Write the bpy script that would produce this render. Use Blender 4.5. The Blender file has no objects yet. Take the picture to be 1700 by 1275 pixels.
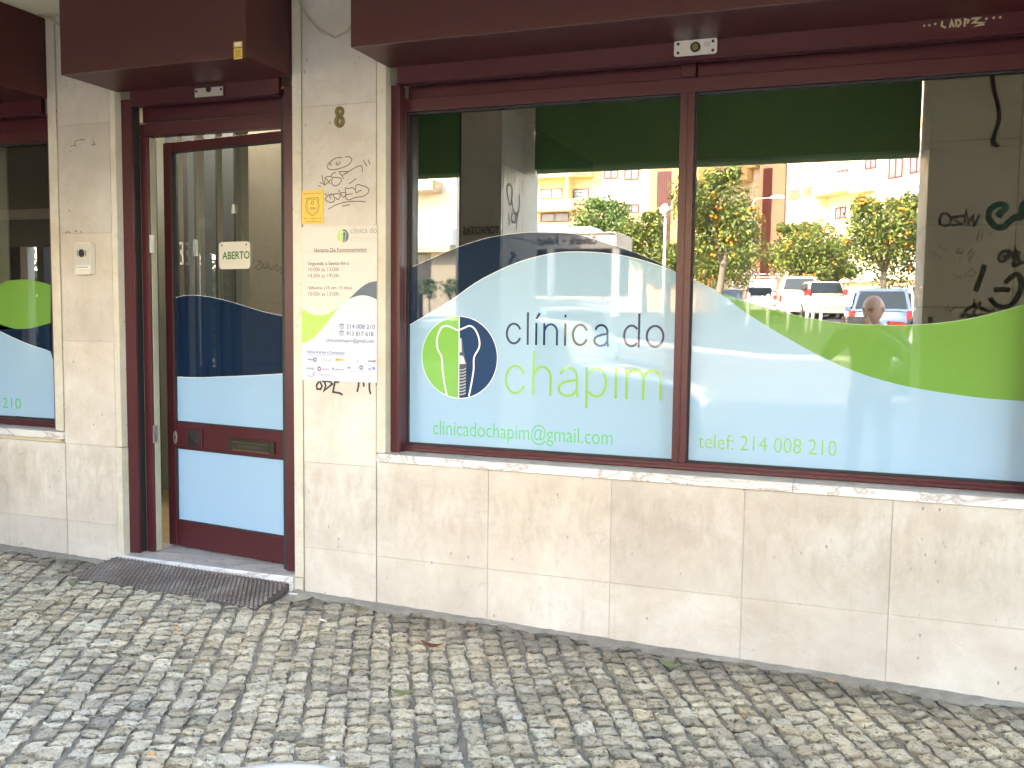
import bpy, bmesh, math, random
from math import sin, cos, pi, radians, sqrt, atan2, hypot
from mathutils import Vector, Matrix
import numpy as np
random.seed(7)
S = bpy.context.scene
COL = S.collection

# ------------------------------------------------------------------ camera
F_PX = 1526.03; YAW, PIT, ROL = .349898, .0760191, .0119177
D, H = 4.1, 1.54
fwd = Vector((-sin(YAW)*cos(PIT), cos(YAW)*cos(PIT), -sin(PIT)))
r0 = fwd.cross(Vector((0, 0, 1))).normalized(); u0 = r0.cross(fwd)
rgt = r0*cos(ROL) + u0*sin(ROL); upv = -r0*sin(ROL) + u0*cos(ROL)
cam = bpy.data.cameras.new('camera'); camo = bpy.data.objects.new('camera', cam); COL.objects.link(camo)
cam.sensor_width = 36; cam.lens = F_PX/1700*36; cam.clip_start = .02; cam.clip_end = 1000
M3 = Matrix((rgt, upv, -fwd)).transposed().to_4x4()
camo.matrix_world = Matrix.Translation((0, -D, H)) @ M3
S.camera = camo

# ------------------------------------------------------------------ light
SUN_AZ, SUN_EL = radians(-30), radians(35)      # behind the building, from the left
w = bpy.data.worlds.new('World'); S.world = w; w.use_nodes = True
nt = w.node_tree; bg = nt.nodes['Background']
sky = nt.nodes.new('ShaderNodeTexSky'); sky.sky_type = 'NISHITA'; sky.sun_disc = False
sky.sun_elevation = SUN_EL; sky.sun_rotation = SUN_AZ; sky.air_density = 1.0; sky.dust_density = 1.5
nt.links.new(sky.outputs[0], bg.inputs[0]); bg.inputs[1].default_value = .15
sl = bpy.data.lights.new('sun', 'SUN'); so = bpy.data.objects.new('sun', sl); COL.objects.link(so)
sl.energy = 2.0; sl.angle = radians(.5); sl.color = (1, .94, .84)
sd = Vector((sin(SUN_AZ)*cos(SUN_EL), cos(SUN_AZ)*cos(SUN_EL), sin(SUN_EL)))
so.rotation_euler = sd.to_track_quat('Z', 'Y').to_euler()
S.view_settings.view_transform = 'Standard'; S.view_settings.look = 'None'
S.view_settings.gamma = 1; S.view_settings.exposure = 4.15
S.view_settings.use_white_balance = True; S.view_settings.white_balance_temperature = 7700; S.view_settings.white_balance_tint = 14
S.cycles.max_bounces = 10; S.cycles.diffuse_bounces = 6; S.cycles.glossy_bounces = 5; S.cycles.transparent_max_bounces = 16

# ------------------------------------------------------------------ measuring helpers
GY = .16                                          # plane of the window glass
def ray(px, py): return fwd + rgt*((px-850)/F_PX) - upv*((py-637.5)/F_PX)
def P(px, py, y=0):
    d = ray(px, py); t = (y+D)/d[1]; return d[0]*t, H+d[2]*t
def V(px, py, dv):                                # real place of a thing seen in the window, dv metres of light path from the lens
    d = ray(px, py); t = dv/d[1]; return Vector((d[0]*t, 2*GY+D-dv, H+d[2]*t))

# ------------------------------------------------------------------ object helpers
def tag(o, label=None, cat=None, group=None, kind=None):
    if label: o['label'] = label
    if cat: o['category'] = cat
    if group: o['group'] = group
    if kind: o['kind'] = kind
    return o
def thing(name, loc, label, cat, group=None, kind=None, rz=0):
    o = bpy.data.objects.new(name, None); COL.objects.link(o); o.empty_display_size = .1
    o.location = loc; o.rotation_euler = (0, 0, rz)
    return tag(o, label, cat, group, kind)
def origin(parent):
    v = Vector((0, 0, 0))
    while parent is not None: v = v + Vector(parent.location); parent = parent.parent
    return v
class MB:
    def __init__(s): s.v = []; s.f = []; s.m = []; s.cur = 0
    def add(s, vs, fs):
        n = len(s.v); s.v += [tuple(v) for v in vs]
        for f in fs: s.f.append([n+i for i in f]); s.m.append(s.cur)
        return s
    def box(s, x0, x1, y0, y1, z0, z1):
        return s.add([(x0,y0,z0),(x1,y0,z0),(x1,y1,z0),(x0,y1,z0),(x0,y0,z1),(x1,y0,z1),(x1,y1,z1),(x0,y1,z1)],
                     [(0,3,2,1),(4,5,6,7),(0,1,5,4),(1,2,6,5),(2,3,7,6),(3,0,4,7)])
    def prism(s, pts, frame, n0, n1):
        k = len(pts)
        vs = [frame(a, b, n0) for a, b in pts] + [frame(a, b, n1) for a, b in pts]
        fs = [list(range(k))[::-1], list(range(k, 2*k))] + [(i, (i+1) % k, k+(i+1) % k, k+i) for i in range(k)]
        return s.add(vs, fs)
    def flat(s, pts, frame, n=0): return s.add([frame(a, b, n) for a, b in pts], [list(range(len(pts)))])
    def tube(s, pts, rad, n=8, cap=True):
        pts = [Vector(p) for p in pts]; rad = rad if hasattr(rad, '__len__') else [rad]*len(pts)
        vs = []; fs = []; prev = None
        for i, p in enumerate(pts):
            t = (pts[min(i+1, len(pts)-1)]-pts[max(i-1, 0)]).normalized()
            a = prev if prev is not None else (Vector((0,0,1)) if abs(t.z) < .9 else Vector((1,0,0)))
            a = (a - t*a.dot(t)).normalized(); b = t.cross(a); prev = a
            for k in range(n): vs.append(p + (a*cos(2*pi*k/n)+b*sin(2*pi*k/n))*rad[i])
        for i in range(len(pts)-1):
            for k in range(n): fs.append((i*n+k, i*n+(k+1) % n, (i+1)*n+(k+1) % n, (i+1)*n+k))
        if cap: fs.append(list(range(n))[::-1]); fs.append([(len(pts)-1)*n+k for k in range(n)])
        return s.add(vs, fs)
    def lathe(s, prof, c=(0,0,0), n=24):
        vs = []; fs = []
        for r, z in prof:
            for k in range(n): vs.append((c[0]+r*cos(2*pi*k/n), c[1]+r*sin(2*pi*k/n), c[2]+z))
        for i in range(len(prof)-1):
            for k in range(n): fs.append((i*n+k, i*n+(k+1) % n, (i+1)*n+(k+1) % n, (i+1)*n+k))
        return s.add(vs, fs)
    def build(s, name, mats, parent=None, smooth=False, bevel=0, seg=2):
        me = bpy.data.meshes.new(name); o3 = origin(parent)
        me.from_pydata([tuple(Vector(v)-o3) for v in s.v], [], s.f)
        mats = mats if isinstance(mats, (list, tuple)) else [mats]
        for m in mats: me.materials.append(m)
        me.polygons.foreach_set('material_index', s.m)
        if smooth: me.polygons.foreach_set('use_smooth', [True]*len(s.f))
        me.update()
        o = bpy.data.objects.new(name, me); COL.objects.link(o)
        if parent is not None: o.parent = parent
        if bevel:
            b = o.modifiers.new('bevel', 'BEVEL'); b.width = bevel; b.segments = seg; b.limit_method = 'ANGLE'; b.angle_limit = radians(40)
        return o
def copy_tree(o, parent=None):
    c = o.copy(); COL.objects.link(c)
    if parent is not None: c.parent = parent
    for ch in o.children: copy_tree(ch, c)
    return c

# frames: (a, b, n) -> world, n = distance off the surface
def fr_wall(y): return lambda a, b, n=0: (a, y-n, b)                       # faces the street (-y)
def fr_inner(y): return lambda a, b, n=0: (-a, y+n, b)                     # faces the shop (+y), text reads along -x
def fr_sideR(x): return lambda a, b, n=0: (x+n, a, b)                      # faces +x, text reads along +y

LAY = [0.0]
def ribbon(mb, pts, wd, frame, n=.001):
    """stroke of width wd along pts on a surface; each segment is lifted by a hair so strokes never coincide"""
    LAY[0] = (LAY[0]+.00006) % .0012
    base = n+LAY[0]; k = len(pts)
    pts = [Vector((p[0], p[1])) for p in pts]
    L = []; R = []
    for i, p in enumerate(pts):
        a = (p-pts[i-1]).normalized() if i else None
        b = (pts[i+1]-p).normalized() if i < k-1 else None
        t = a if b is None else b if a is None else (a+b)
        if t.length < 1e-6: t = a
        t.normalize(); m = 1.0
        if a is not None and b is not None:
            c = max(.35, t.dot(a)); m = 1/c
        h = wd[i]/2 if hasattr(wd, '__len__') else wd/2
        nn = Vector((-t.y, t.x))*h*m
        L.append(p+nn); R.append(p-nn)
    for i in range(k-1):
        e = base+i*.000012
        mb.add([frame(*L[i], e), frame(*R[i], e), frame(*R[i+1], e), frame(*L[i+1], e)], [(0, 1, 2, 3)])
def arc(cx, cy, rx, ry, a0, a1, n=16):
    return [(cx+rx*cos(radians(a0+(a1-a0)*i/n)), cy+ry*sin(radians(a0+(a1-a0)*i/n))) for i in range(n+1)]
def smoothpts(pts, n=5):
    out = []
    for i in range(len(pts)-1):
        p0 = pts[max(i-1, 0)]; p1 = pts[i]; p2 = pts[i+1]; p3 = pts[min(i+2, len(pts)-1)]
        for j in range(n):
            t = j/n
            out.append(tuple(.5*((2*p1[k])+(-p0[k]+p2[k])*t+(2*p0[k]-5*p1[k]+4*p2[k]-p3[k])*t*t+(-p0[k]+3*p1[k]-3*p2[k]+p3[k])*t**3) for k in (0, 1)))
    return out+[tuple(pts[-1])]

def text(s, frame, x0, x1, z0, z1, mat, parent, name='lettering', n=.001, bold=0.0, fit='box', shear=0, depth=0):
    """flat lettering that fills the box x0..x1, z0..z1 of a surface (z range = range of the glyphs themselves)"""
    cu = bpy.data.curves.new('t', 'FONT'); cu.body = s; cu.offset = bold; cu.shear = shear; cu.resolution_u = 4
    to = bpy.data.objects.new('t', cu); COL.objects.link(to)
    dg = bpy.context.evaluated_depsgraph_get(); dg.update()
    me = bpy.data.meshes.new_from_object(to.evaluated_get(dg))
    bpy.data.objects.remove(to); bpy.data.curves.remove(cu)
    vs = np.array([v.co[:] for v in me.vertices]); lo = vs.min(0); hi = vs.max(0)
    o3 = origin(parent)
    sx = (x1-x0)/(hi[0]-lo[0]); sz = (z1-z0)/(hi[1]-lo[1])
    for v in me.vertices:
        v.co = Vector(frame(x0+(v.co.x-lo[0])*sx, z0+(v.co.y-lo[1])*sz, n)) - o3
    me.materials.clear(); me.materials.append(mat)
    o = bpy.data.objects.new(name, me); COL.objects.link(o); o.parent = parent
    return o

# ------------------------------------------------------------------ materials
def newmat(name):
    m = bpy.data.materials.new(name); m.use_nodes = True
    return m, m.node_tree, m.node_tree.nodes['Principled BSDF']
def N(t, typ, **kw):
    n = t.nodes.new(typ)
    for k, v in kw.items():
        if k in n.inputs.keys(): n.inputs[k].default_value = v
        else: setattr(n, k, v)
    return n
def rgb(c): return (c[0], c[1], c[2], 1)
def ramp(t, src, stops):
    r = t.nodes.new('ShaderNodeValToRGB'); e = r.color_ramp.elements
    while len(e) > 1: e.remove(e[-1])
    e[0].position = stops[0][0]; e[0].color = rgb(stops[0][1])
    for p, c in stops[1:]:
        x = e.new(p); x.color = rgb(c)
    t.links.new(src, r.inputs[0]); return r.outputs[0]
def mixc(t, fac, a, b, mode='MIX'):
    m = t.nodes.new('ShaderNodeMix'); m.data_type = 'RGBA'; m.blend_type = mode
    for i, v in ((0, fac), (6, a), (7, b)):
        if isinstance(v, (int, float)): m.inputs[i].default_value = v
        elif isinstance(v, (tuple, list)): m.inputs[i].default_value = rgb(v)
        else: t.links.new(v, m.inputs[i])
    return m.outputs[2]
def coords(t, scale=(1, 1, 1), rot=(0, 0, 0), kind='Object'):
    tc = t.nodes.new('ShaderNodeTexCoord'); mp = t.nodes.new('ShaderNodeMapping')
    mp.inputs['Scale'].default_value = scale; mp.inputs['Rotation'].default_value = rot
    t.links.new(tc.outputs[kind], mp.inputs[0]); return mp.outputs[0]
def noise(t, vec, scale, detail=4, rough=.55, dist=0):
    n = N(t, 'ShaderNodeTexNoise', Scale=scale, Detail=detail, Roughness=rough, Distortion=dist)
    t.links.new(vec, n.inputs['Vector']); return n.outputs[0]
def bump(t, p, h, strength=.3, dist=.01):
    b = N(t, 'ShaderNodeBump', Strength=strength, Distance=dist); t.links.new(h, b.inputs['Height']); t.links.new(b.outputs[0], p.inputs['Normal'])
def simple(name, col, rough=.5, metal=0, var=.12, vscale=6, spec=.5, bmp=0, bscale=60, coat=0):
    m, t, p = newmat(name)
    v = coords(t); n = noise(t, v, vscale, 5)
    c = mixc(t, n, tuple(x*(1-var) for x in col), tuple(min(1, x*(1+var)) for x in col))
    t.links.new(c, p.inputs['Base Color'])
    p.inputs['Roughness'].default_value = rough; p.inputs['Metallic'].default_value = metal
    p.inputs['Specular IOR Level'].default_value = spec; p.inputs['Coat Weight'].default_value = coat
    if bmp: bump(t, p, noise(t, v, bscale, 3), bmp, .004)
    return m

def make_stone(name, base, dark, light, stain, streak=True, vary=.12, joints=False, bright=1):
    m, t, p = newmat(name)
    v = coords(t); g = t.nodes.new('ShaderNodeNewGeometry')
    big = noise(t, v, 2.3, 7, .6, .4)
    c = ramp(t, big, [(.28, dark), (.5, base), (.72, light)])
    rnd = ramp(t, g.outputs['Random Per Island'], [(0, (1-vary,)*3), (1, (1+vary*.35, 1+vary*.25, 1+vary*.1))])
    c = mixc(t, 1, c, rnd, 'MULTIPLY')
    mott = ramp(t, noise(t, v, 14, 6, .7), [(.35, (.92, .90, .87)), (.6, (1, 1, 1))])
    c = mixc(t, .75, c, mott, 'MULTIPLY')
    if streak:
        sv = coords(t, (26, 26, 3.2)); st = noise(t, sv, 1, 5, .65)
        msk = noise(t, v, 1.7, 3, .5)
        k = t.nodes.new('ShaderNodeMath'); k.operation = 'MULTIPLY'
        a = ramp(t, st, [(.54, (0,)*3), (.78, (.55,)*3)]); b = ramp(t, msk, [(.45, (0,)*3), (.66, (1,)*3)])
        t.links.new(a, k.inputs[0]); t.links.new(b, k.inputs[1])
        c = mixc(t, k.outputs[0], c, stain)
    if streak:                                     # grey-brown water stains hanging below the sill courses
        sx = t.nodes.new('ShaderNodeSeparateXYZ'); t.links.new(v, sx.inputs[0])
        zz = ramp(t, sx.outputs[2], [(.30, (0,)*3), (.50, (1,)*3), (.70, (1,)*3), (.80, (0,)*3)])
        cl_ = ramp(t, noise(t, coords(t, (3, 1, 1.3)), 4.5, 8, .72, .3), [(.42, (0,)*3), (.66, (1,)*3)])
        k = t.nodes.new('ShaderNodeMath'); k.operation = 'MULTIPLY'; t.links.new(zz, k.inputs[0]); t.links.new(cl_, k.inputs[1])
        k3 = t.nodes.new('ShaderNodeMath'); k3.operation = 'MULTIPLY'; k3.inputs[1].default_value = .5; t.links.new(k.outputs[0], k3.inputs[0])
        c = mixc(t, k3.outputs[0], c, (.36, .30, .235))
    # shallow holes of the travertine
    pv = coords(t, (1, 1, .55)); vo = N(t, 'ShaderNodeTexVoronoi', Scale=24, Randomness=1); t.links.new(pv, vo.inputs['Vector'])
    pm = ramp(t, noise(t, v, 7, 2), [(.5, (0,)*3), (.62, (1,)*3)])
    pit = ramp(t, vo.outputs['Distance'], [(.05, (1,)*3), (.14, (0,)*3)])
    k2 = t.nodes.new('ShaderNodeMath'); k2.operation = 'MULTIPLY'; t.links.new(pit, k2.inputs[0]); t.links.new(pm, k2.inputs[1])
    c = mixc(t, k2.outputs[0], c, tuple(x*.35 for x in base))
    # hairline veins
    wv = noise(t, v, 3.1, 6, .6, 1.2)
    vein = ramp(t, wv, [(.494, (0,)*3), (.5, (.28,)*3), (.506, (0,)*3)])
    c = mixc(t, vein, c, tuple(x*.6 for x in dark))
    t.links.new(c, p.inputs['Base Color'])
    p.inputs['Roughness'].default_value = .42; p.inputs['Specular IOR Level'].default_value = .35
    bump(t, p, c, .12, .003)
    return m
M = {}
M['stone'] = make_stone('travertine', (.63, .57, .50), (.53, .465, .40), (.72, .68, .63), (.42, .36, .29))
M['jamb'] = make_stone('jamb_marble', (.66, .60, .49), (.55, .48, .37), (.72, .68, .60), (.40, .32, .22), vary=.05)
M['pillar'] = make_stone('pillar_stone', (.72, .66, .56), (.62, .56, .47), (.78, .73, .64), (.28, .24, .18), vary=.06)
def make_marble():
    m, t, p = newmat('veined_marble')
    v = coords(t, (.7, 3, 2.2)); wv = noise(t, v, 2.2, 7, .6, 1.8)
    c = ramp(t, wv, [(.3, (.52, .52, .54)), (.46, (.70, .68, .66)), (.495, (.42, .36, .34)), (.51, (.72, .69, .66)), (.8, (.76, .73, .70))])
    t.links.new(c, p.inputs['Base Color']); p.inputs['Roughness'].default_value = .3
    return m
M['marble'] = make_marble()
def make_maroon(name, col, rough, chips=True):
    m, t, p = newmat(name); v = coords(t)
    c = mixc(t, noise(t, v, 1.3, 2), tuple(x*.93 for x in col), tuple(x*1.07 for x in col))
    if chips:
        msk = ramp(t, noise(t, v, 110, 2, .5), [(.72, (0,)*3), (.76, (1,)*3)])
        loc = ramp(t, noise(t, v, 2.2, 2), [(.58, (0,)*3), (.7, (.5,)*3)])
        k = t.nodes.new('ShaderNodeMath'); k.operation = 'MULTIPLY'; t.links.new(msk, k.inputs[0]); t.links.new(loc, k.inputs[1])
        c = mixc(t, k.outputs[0], c, (.35, .22, .2))
    t.links.new(c, p.inputs['Base Color']); p.inputs['Roughness'].default_value = rough
    r = ramp(t, noise(t, v, 9, 4), [(.3, (rough*.95,)*3), (.7, (rough*1.08,)*3)]); t.links.new(r, p.inputs['Roughness'])
    return m
M['maroon'] = make_maroon('maroon_lacquer', (.072, .011, .015), .36)
M['maroon_box'] = make_maroon('maroon_sheet', (.070, .012, .011), .42, False)
M['track'] = simple('rubber_track', (.018, .02, .02), .6)
M['steel'] = simple('steel', (.55, .54, .50), .38, .85, .15, 20)
M['brass'] = simple('old_brass', (.20, .15, .06), .45, .7, .35, 60)
M['black'] = simple('black_plastic', (.012, .012, .012), .45)
M['ink'] = simple('marker_ink', (.03, .028, .028), .6, var=.4, vscale=30)
M['ink_grey'] = simple('faded_ink', (.12, .10, .08), .7, var=.4, vscale=40)
M['ink_teal'] = simple('teal_spray', (.03, .13, .10), .7, var=.25, vscale=12)
M['ink_gold'] = simple('pale_marker', (.42, .35, .2), .7)
def film(name, col, spec=.5, rough=.02, ior=1.66):
    m = simple(name, col, .0, 0, .02, 1.2, spec)
    p = m.node_tree.nodes['Principled BSDF']; p.inputs['Roughness'].default_value = rough; p.inputs['IOR'].default_value = ior
    return m
M['film_blue'] = film('light_blue_film', (.335, .515, .67))
M['film_navy'] = film('navy_film', (.006, .020, .048))
M['film_green'] = film('green_film', (.155, .34, .062))
M['film_lime'] = film('lime_lettering', (.26, .52, .13))
M['film_mint'] = film('mint_lettering', (.14, .52, .17))
M['film_dark'] = film('navy_lettering', (.012, .025, .07))
M['film_white'] = film('white_edge_line', (.85, .88, .9))
def make_glass():
    m, t, p = newmat('window_glass'); t.nodes.remove(p)
    out = t.nodes['Material Output']
    gl = N(t, 'ShaderNodeBsdfGlossy', Roughness=0.0); gl.inputs[0].default_value = (1, 1, 1, 1)
    tr = t.nodes.new('ShaderNodeBsdfTransparent'); tr.inputs[0].default_value = (.82, .86, .84, 1)
    fr = N(t, 'ShaderNodeFresnel', IOR=3.0); mx = t.nodes.new('ShaderNodeMixShader')
    v = coords(t); n = noise(t, v, 1.1, 2, .4); b = N(t, 'ShaderNodeBump', Strength=.02, Distance=.004); t.links.new(n, b.inputs['Height']); t.links.new(b.outputs[0], gl.inputs['Normal'])
    t.links.new(fr.outputs[0], mx.inputs[0]); t.links.new(tr.outputs[0], mx.inputs[1]); t.links.new(gl.outputs[0], mx.inputs[2]); t.links.new(mx.outputs[0], out.inputs[0])
    return m
M['glass'] = make_glass()
M['white'] = simple('white_paint', (.78, .77, .74), .5, var=.04)
M['plaster'] = simple('ceiling_plaster', (.74, .66, .50), .8, var=.08, vscale=3, bmp=.1)
M['greenpaint'] = simple('green_sheet', (.12, .27, .10), .5, var=.12, vscale=2)
M['int_wall'] = simple('interior_paint', (.62, .68, .60), .6, var=.03)
M['int_floor'] = simple('laminate_floor', (.50, .40, .25), .35, var=.2, vscale=9)
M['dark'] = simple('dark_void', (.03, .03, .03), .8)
M['blind'] = simple('blind_fabric', (.085, .105, .12), .8, var=.1)
M['lightgrey'] = simple('light_grey_metal', (.62, .60, .55), .35, .3, .05)
M['wire'] = simple('cable_sheath', (.45, .40, .30), .6)
M['poster'] = film('poster_print', (.64, .59, .54), .4, .3, 1.4)
M['poster_w'] = film('poster_pale', (.57, .60, .68), .4, .3, 1.4)
M['poster_g'] = film('poster_green', (.40, .60, .13), .4, .3, 1.4)
M['poster_d'] = film('poster_slate', (.10, .13, .17), .4, .3, 1.4)
M['print_brown'] = simple('brown_print', (.16, .10, .08), .6)
M['print_blue'] = simple('blue_print', (.06, .10, .22), .6)
M['print_grey'] = simple('grey_print', (.25, .22, .20), .6)
M['print_red'] = simple('red_print', (.5, .03, .05), .6)
M['yellow'] = simple('yellow_sticker', (.80, .52, .07), .4, var=.05)
M['sign_green'] = simple('green_print', (.03, .16, .02), .5)
M['cream'] = simple('cream_plastic', (.70, .64, .54), .4, var=.04)

# ================================================================== GROUND
MAT_RECT = (-3.93, -2.72, -.31, .02)
def ground(x, y):
    t = -y
    z = -.0205*max(-9, min(4, x)) + .002
    if t > 4: z *= max(0, 1-(t-4)/10)
    pts = [(0, 0), (15.0, 0), (19.6, .5), (28, 1.2), (41, 1.6), (60, 1.8), (120, 2.2)]
    for (a, za), (b, zb) in zip(pts, pts[1:]):
        if a <= t < b: z += za+(zb-za)*(t-a)/(b-a)
    if t >= 120: z += 2.2
    z += max(0, min(1, (-x-2)/4))*max(0, min(1, (t-6)/5))*.35*max(0, min(1, (40-t)/20))
    return z
def make_cobble():
    m, t, p = newmat('limestone_setts'); v = coords(t); g = t.nodes.new('ShaderNodeNewGeometry')
    isl = ramp(t, g.outputs['Random Per Island'], [(0, (.48, .455, .40)), (.15, (.62, .56, .46)), (.5, (.82, .755, .63)), (.75, (.76, .71, .61)), (.9, (.88, .83, .71)), (1, (.82, .71, .54))])
    rough = noise(t, v, 55, 7, .72, .6)
    dirt = ramp(t, rough, [(.38, (.22, .215, .21)), (.43, (.68, .67, .65)), (.47, (1, .99, .97)), (.7, (1.16, 1.12, 1.06))])
    c = mixc(t, .95, isl, dirt, 'MULTIPLY')
    pt = ramp(t, noise(t, v, 1.3, 4, .6), [(.30, (.76, .76, .78)), (.48, (1.04, 1.03, 1.0)), (.75, (1.14, 1.08, .96))])
    c = mixc(t, 1, c, pt, 'MULTIPLY')
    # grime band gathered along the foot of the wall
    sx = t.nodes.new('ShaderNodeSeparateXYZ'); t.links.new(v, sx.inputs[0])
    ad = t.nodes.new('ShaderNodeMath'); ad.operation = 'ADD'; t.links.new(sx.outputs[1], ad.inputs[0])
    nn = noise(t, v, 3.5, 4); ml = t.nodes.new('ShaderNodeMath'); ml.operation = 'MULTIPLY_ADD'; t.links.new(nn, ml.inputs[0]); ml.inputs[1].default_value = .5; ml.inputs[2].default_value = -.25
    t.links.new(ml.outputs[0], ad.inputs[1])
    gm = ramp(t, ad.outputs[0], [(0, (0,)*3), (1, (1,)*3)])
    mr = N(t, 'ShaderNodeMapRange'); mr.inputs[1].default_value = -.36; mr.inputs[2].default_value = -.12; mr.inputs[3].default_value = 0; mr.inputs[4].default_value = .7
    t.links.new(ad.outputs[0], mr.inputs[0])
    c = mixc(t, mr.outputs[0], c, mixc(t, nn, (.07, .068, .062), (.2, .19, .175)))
    t.links.new(c, p.inputs['Base Color']); p.inputs['Roughness'].default_value = .62; p.inputs['Specular IOR Level'].default_value = .4
    bump(t, p, rough, .8, .014)
    return m
M['cobble'] = make_cobble()
M['grout'] = simple('joint_dirt', (.30, .28, .245), .9, var=.4, vscale=14, bmp=.5, bscale=80)

def make_setts():
    ang = radians(118); ux, uy = cos(ang), sin(ang); vx, vy = sin(ang), -cos(ang)
    rnd = random.Random(11); mb = MB(); pitch = .084
    X0, X1, Y0, Y1 = -6.4, 2.6, -4.6, -.004
    for r in range(-96, 96):
        a = -8.0+rnd.random()*.1
        wob = rnd.uniform(0, 6)
        while a < 8:
            ln = rnd.uniform(.048, .096); am = a+ln/2
            off = r*pitch+.012*sin(am*1.9+wob*.25+r*.15)+.02*sin(am*.7)
            wd = pitch-rnd.uniform(.003, .012)
            cx = ux*am+vx*off; cy = uy*am+vy*off; a += ln+rnd.uniform(.0, .005)
            if not (X0 < cx < X1 and Y0 < cy < Y1): continue
            if MAT_RECT[0]-.0 < cx < MAT_RECT[1]+.0 and cy > MAT_RECT[2]+.03: continue
            tilt = (rnd.gauss(0, .055), rnd.gauss(0, .055)); dz = rnd.gauss(0, .0022)
            skew = rnd.gauss(0, .12); n = 5
            jit = [(rnd.gauss(0, .0055), rnd.gauss(0, .0055)) for _ in range(4)]
            ph = rnd.uniform(0, 20); vs = []; fs = []
            for i in range(n):
                for j in range(n):
                    s_ = -1+2*i/(n-1); q = -1+2*j/(n-1)
                    ss = s_*(ln/2); qq = q*(wd/2)
                    w00 = (1-s_)*(1-q)/4; w10 = (1+s_)*(1-q)/4; w11 = (1+s_)*(1+q)/4; w01 = (1-s_)*(1+q)/4
                    ja = w00*jit[0][0]+w10*jit[1][0]+w11*jit[2][0]+w01*jit[3][0]
                    jb = w00*jit[0][1]+w10*jit[1][1]+w11*jit[2][1]+w01*jit[3][1]
                    edge = max(abs(s_), abs(q)); corner = abs(s_*q)
                    ss *= 1-.05*corner; qq *= 1-.05*corner
                    ss += ja+skew*qq*.5; qq += jb
                    if edge > .9: ss += rnd.gauss(0, .0022); qq += rnd.gauss(0, .0022)
                    z = .0 - (.0055 if edge > .9 else 0) - .002*corner + rnd.gauss(0, .0026) + tilt[0]*ss+tilt[1]*qq + dz
                    x = cx+ux*ss+vx*qq; y = min(-.002, cy+uy*ss+vy*qq)
                    vs.append((x, y, ground(x, y)+z))
            for i in range(n-1):
                for j in range(n-1): fs.append((i*n+j, (i+1)*n+j, (i+1)*n+j+1, i*n+j+1))
            ringi = [i*n for i in range(n)]+[(n-1)*n+j for j in range(1, n)]+[i*n+n-1 for i in range(n-2, -1, -1)]+[j for j in range(n-2, 0, -1)]
            k = len(ringi); b = len(vs)
            for q in ringi: x, y, z = vs[q]; vs.append((cx+(x-cx)*1.02, min(-.002, cy+(y-cy)*1.02), z-.022))
            for q in range(k): fs.append((ringi[q], ringi[(q+1) % k], b+(q+1) % k, b+q))
            mb.add(vs, fs)
    o = mb.build('pavement', M['cobble'], smooth=True); tag(o, kind='structure')
    return o
make_setts()
def make_far():
    m, t, p = newmat('plaza_setts'); v = coords(t, rot=(0, 0, radians(28)))
    vo = N(t, 'ShaderNodeTexVoronoi', Scale=10, Randomness=.55); t.links.new(v, vo.inputs['Vector'])
    br = N(t, 'ShaderNodeTexVoronoi', Scale=10, Randomness=.55, feature='DISTANCE_TO_EDGE'); t.links.new(v, br.inputs['Vector'])
    c = ramp(t, vo.outputs['Color'], [(0, (.16, .15, .13)), (.5, (.27, .25, .22)), (1, (.38, .35, .30))])
    c = mixc(t, ramp(t, br.outputs['Distance'], [(.02, (1,)*3), (.09, (0,)*3)]), c, (.09, .085, .08))
    t.links.new(c, p.inputs['Base Color']); p.inputs['Roughness'].default_value = .8
    return m
M['far'] = make_far()
M['asphalt'] = simple('asphalt', (.075, .075, .08), .9, var=.25, vscale=1.2, bmp=.3)
M['verge'] = simple('pale_kerb_stone', (.5, .48, .44), .85)
def terrain(name, xs, ys, mat, dz, kind='structure'):
    mb = MB(); vs = []; fs = []; nx = len(xs)
    for y in ys:
        for x in xs: vs.append((x, y, ground(x, y)+dz))
    for j in range(len(ys)-1):
        for i in range(nx-1): fs.append((j*nx+i, j*nx+i+1, (j+1)*nx+i+1, (j+1)*nx+i))
    mb.add(vs, fs); return tag(mb.build(name, mat, smooth=True), kind=kind)
fr_ = lambda a, b, n: [a+(b-a)*i/n for i in range(n+1)]
terrain('ground', fr_(-220, -20, 10)+fr_(-18, 10, 28)+fr_(14, 220, 10), [-400, -200, -120]+fr_(-90, -44, 12)+fr_(-41, .2, 60)+[20], M['grout'], -.0125)
terrain('plaza_paving', fr_(-30, 16, 46), fr_(-19.6, -4.58, 20), M['far'], -.004)
terrain('car_park', fr_(-60, 30, 60), fr_(-60, -19.7, 40), M['asphalt'], .0)
def strip():
    mb = MB()
    for i in range(46):
        x = -30+i; z0 = ground(x, -19.65); z1 = ground(x+1, -19.65)
        mb.add([(x, -19.75, z0-.1), (x+.99, -19.75, z1-.1), (x+.99, -19.55, z1-.1), (x, -19.55, z0-.1), (x, -19.75, z0+.1), (x+.99, -19.75, z1+.1), (x+.99, -19.55, z1+.1), (x, -19.55, z0+.1)],
               [(0,3,2,1),(4,5,6,7),(0,1,5,4),(1,2,6,5),(2,3,7,6),(3,0,4,7)])
    tag(mb.build('kerb', M['verge']), kind='structure')
strip()

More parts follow.
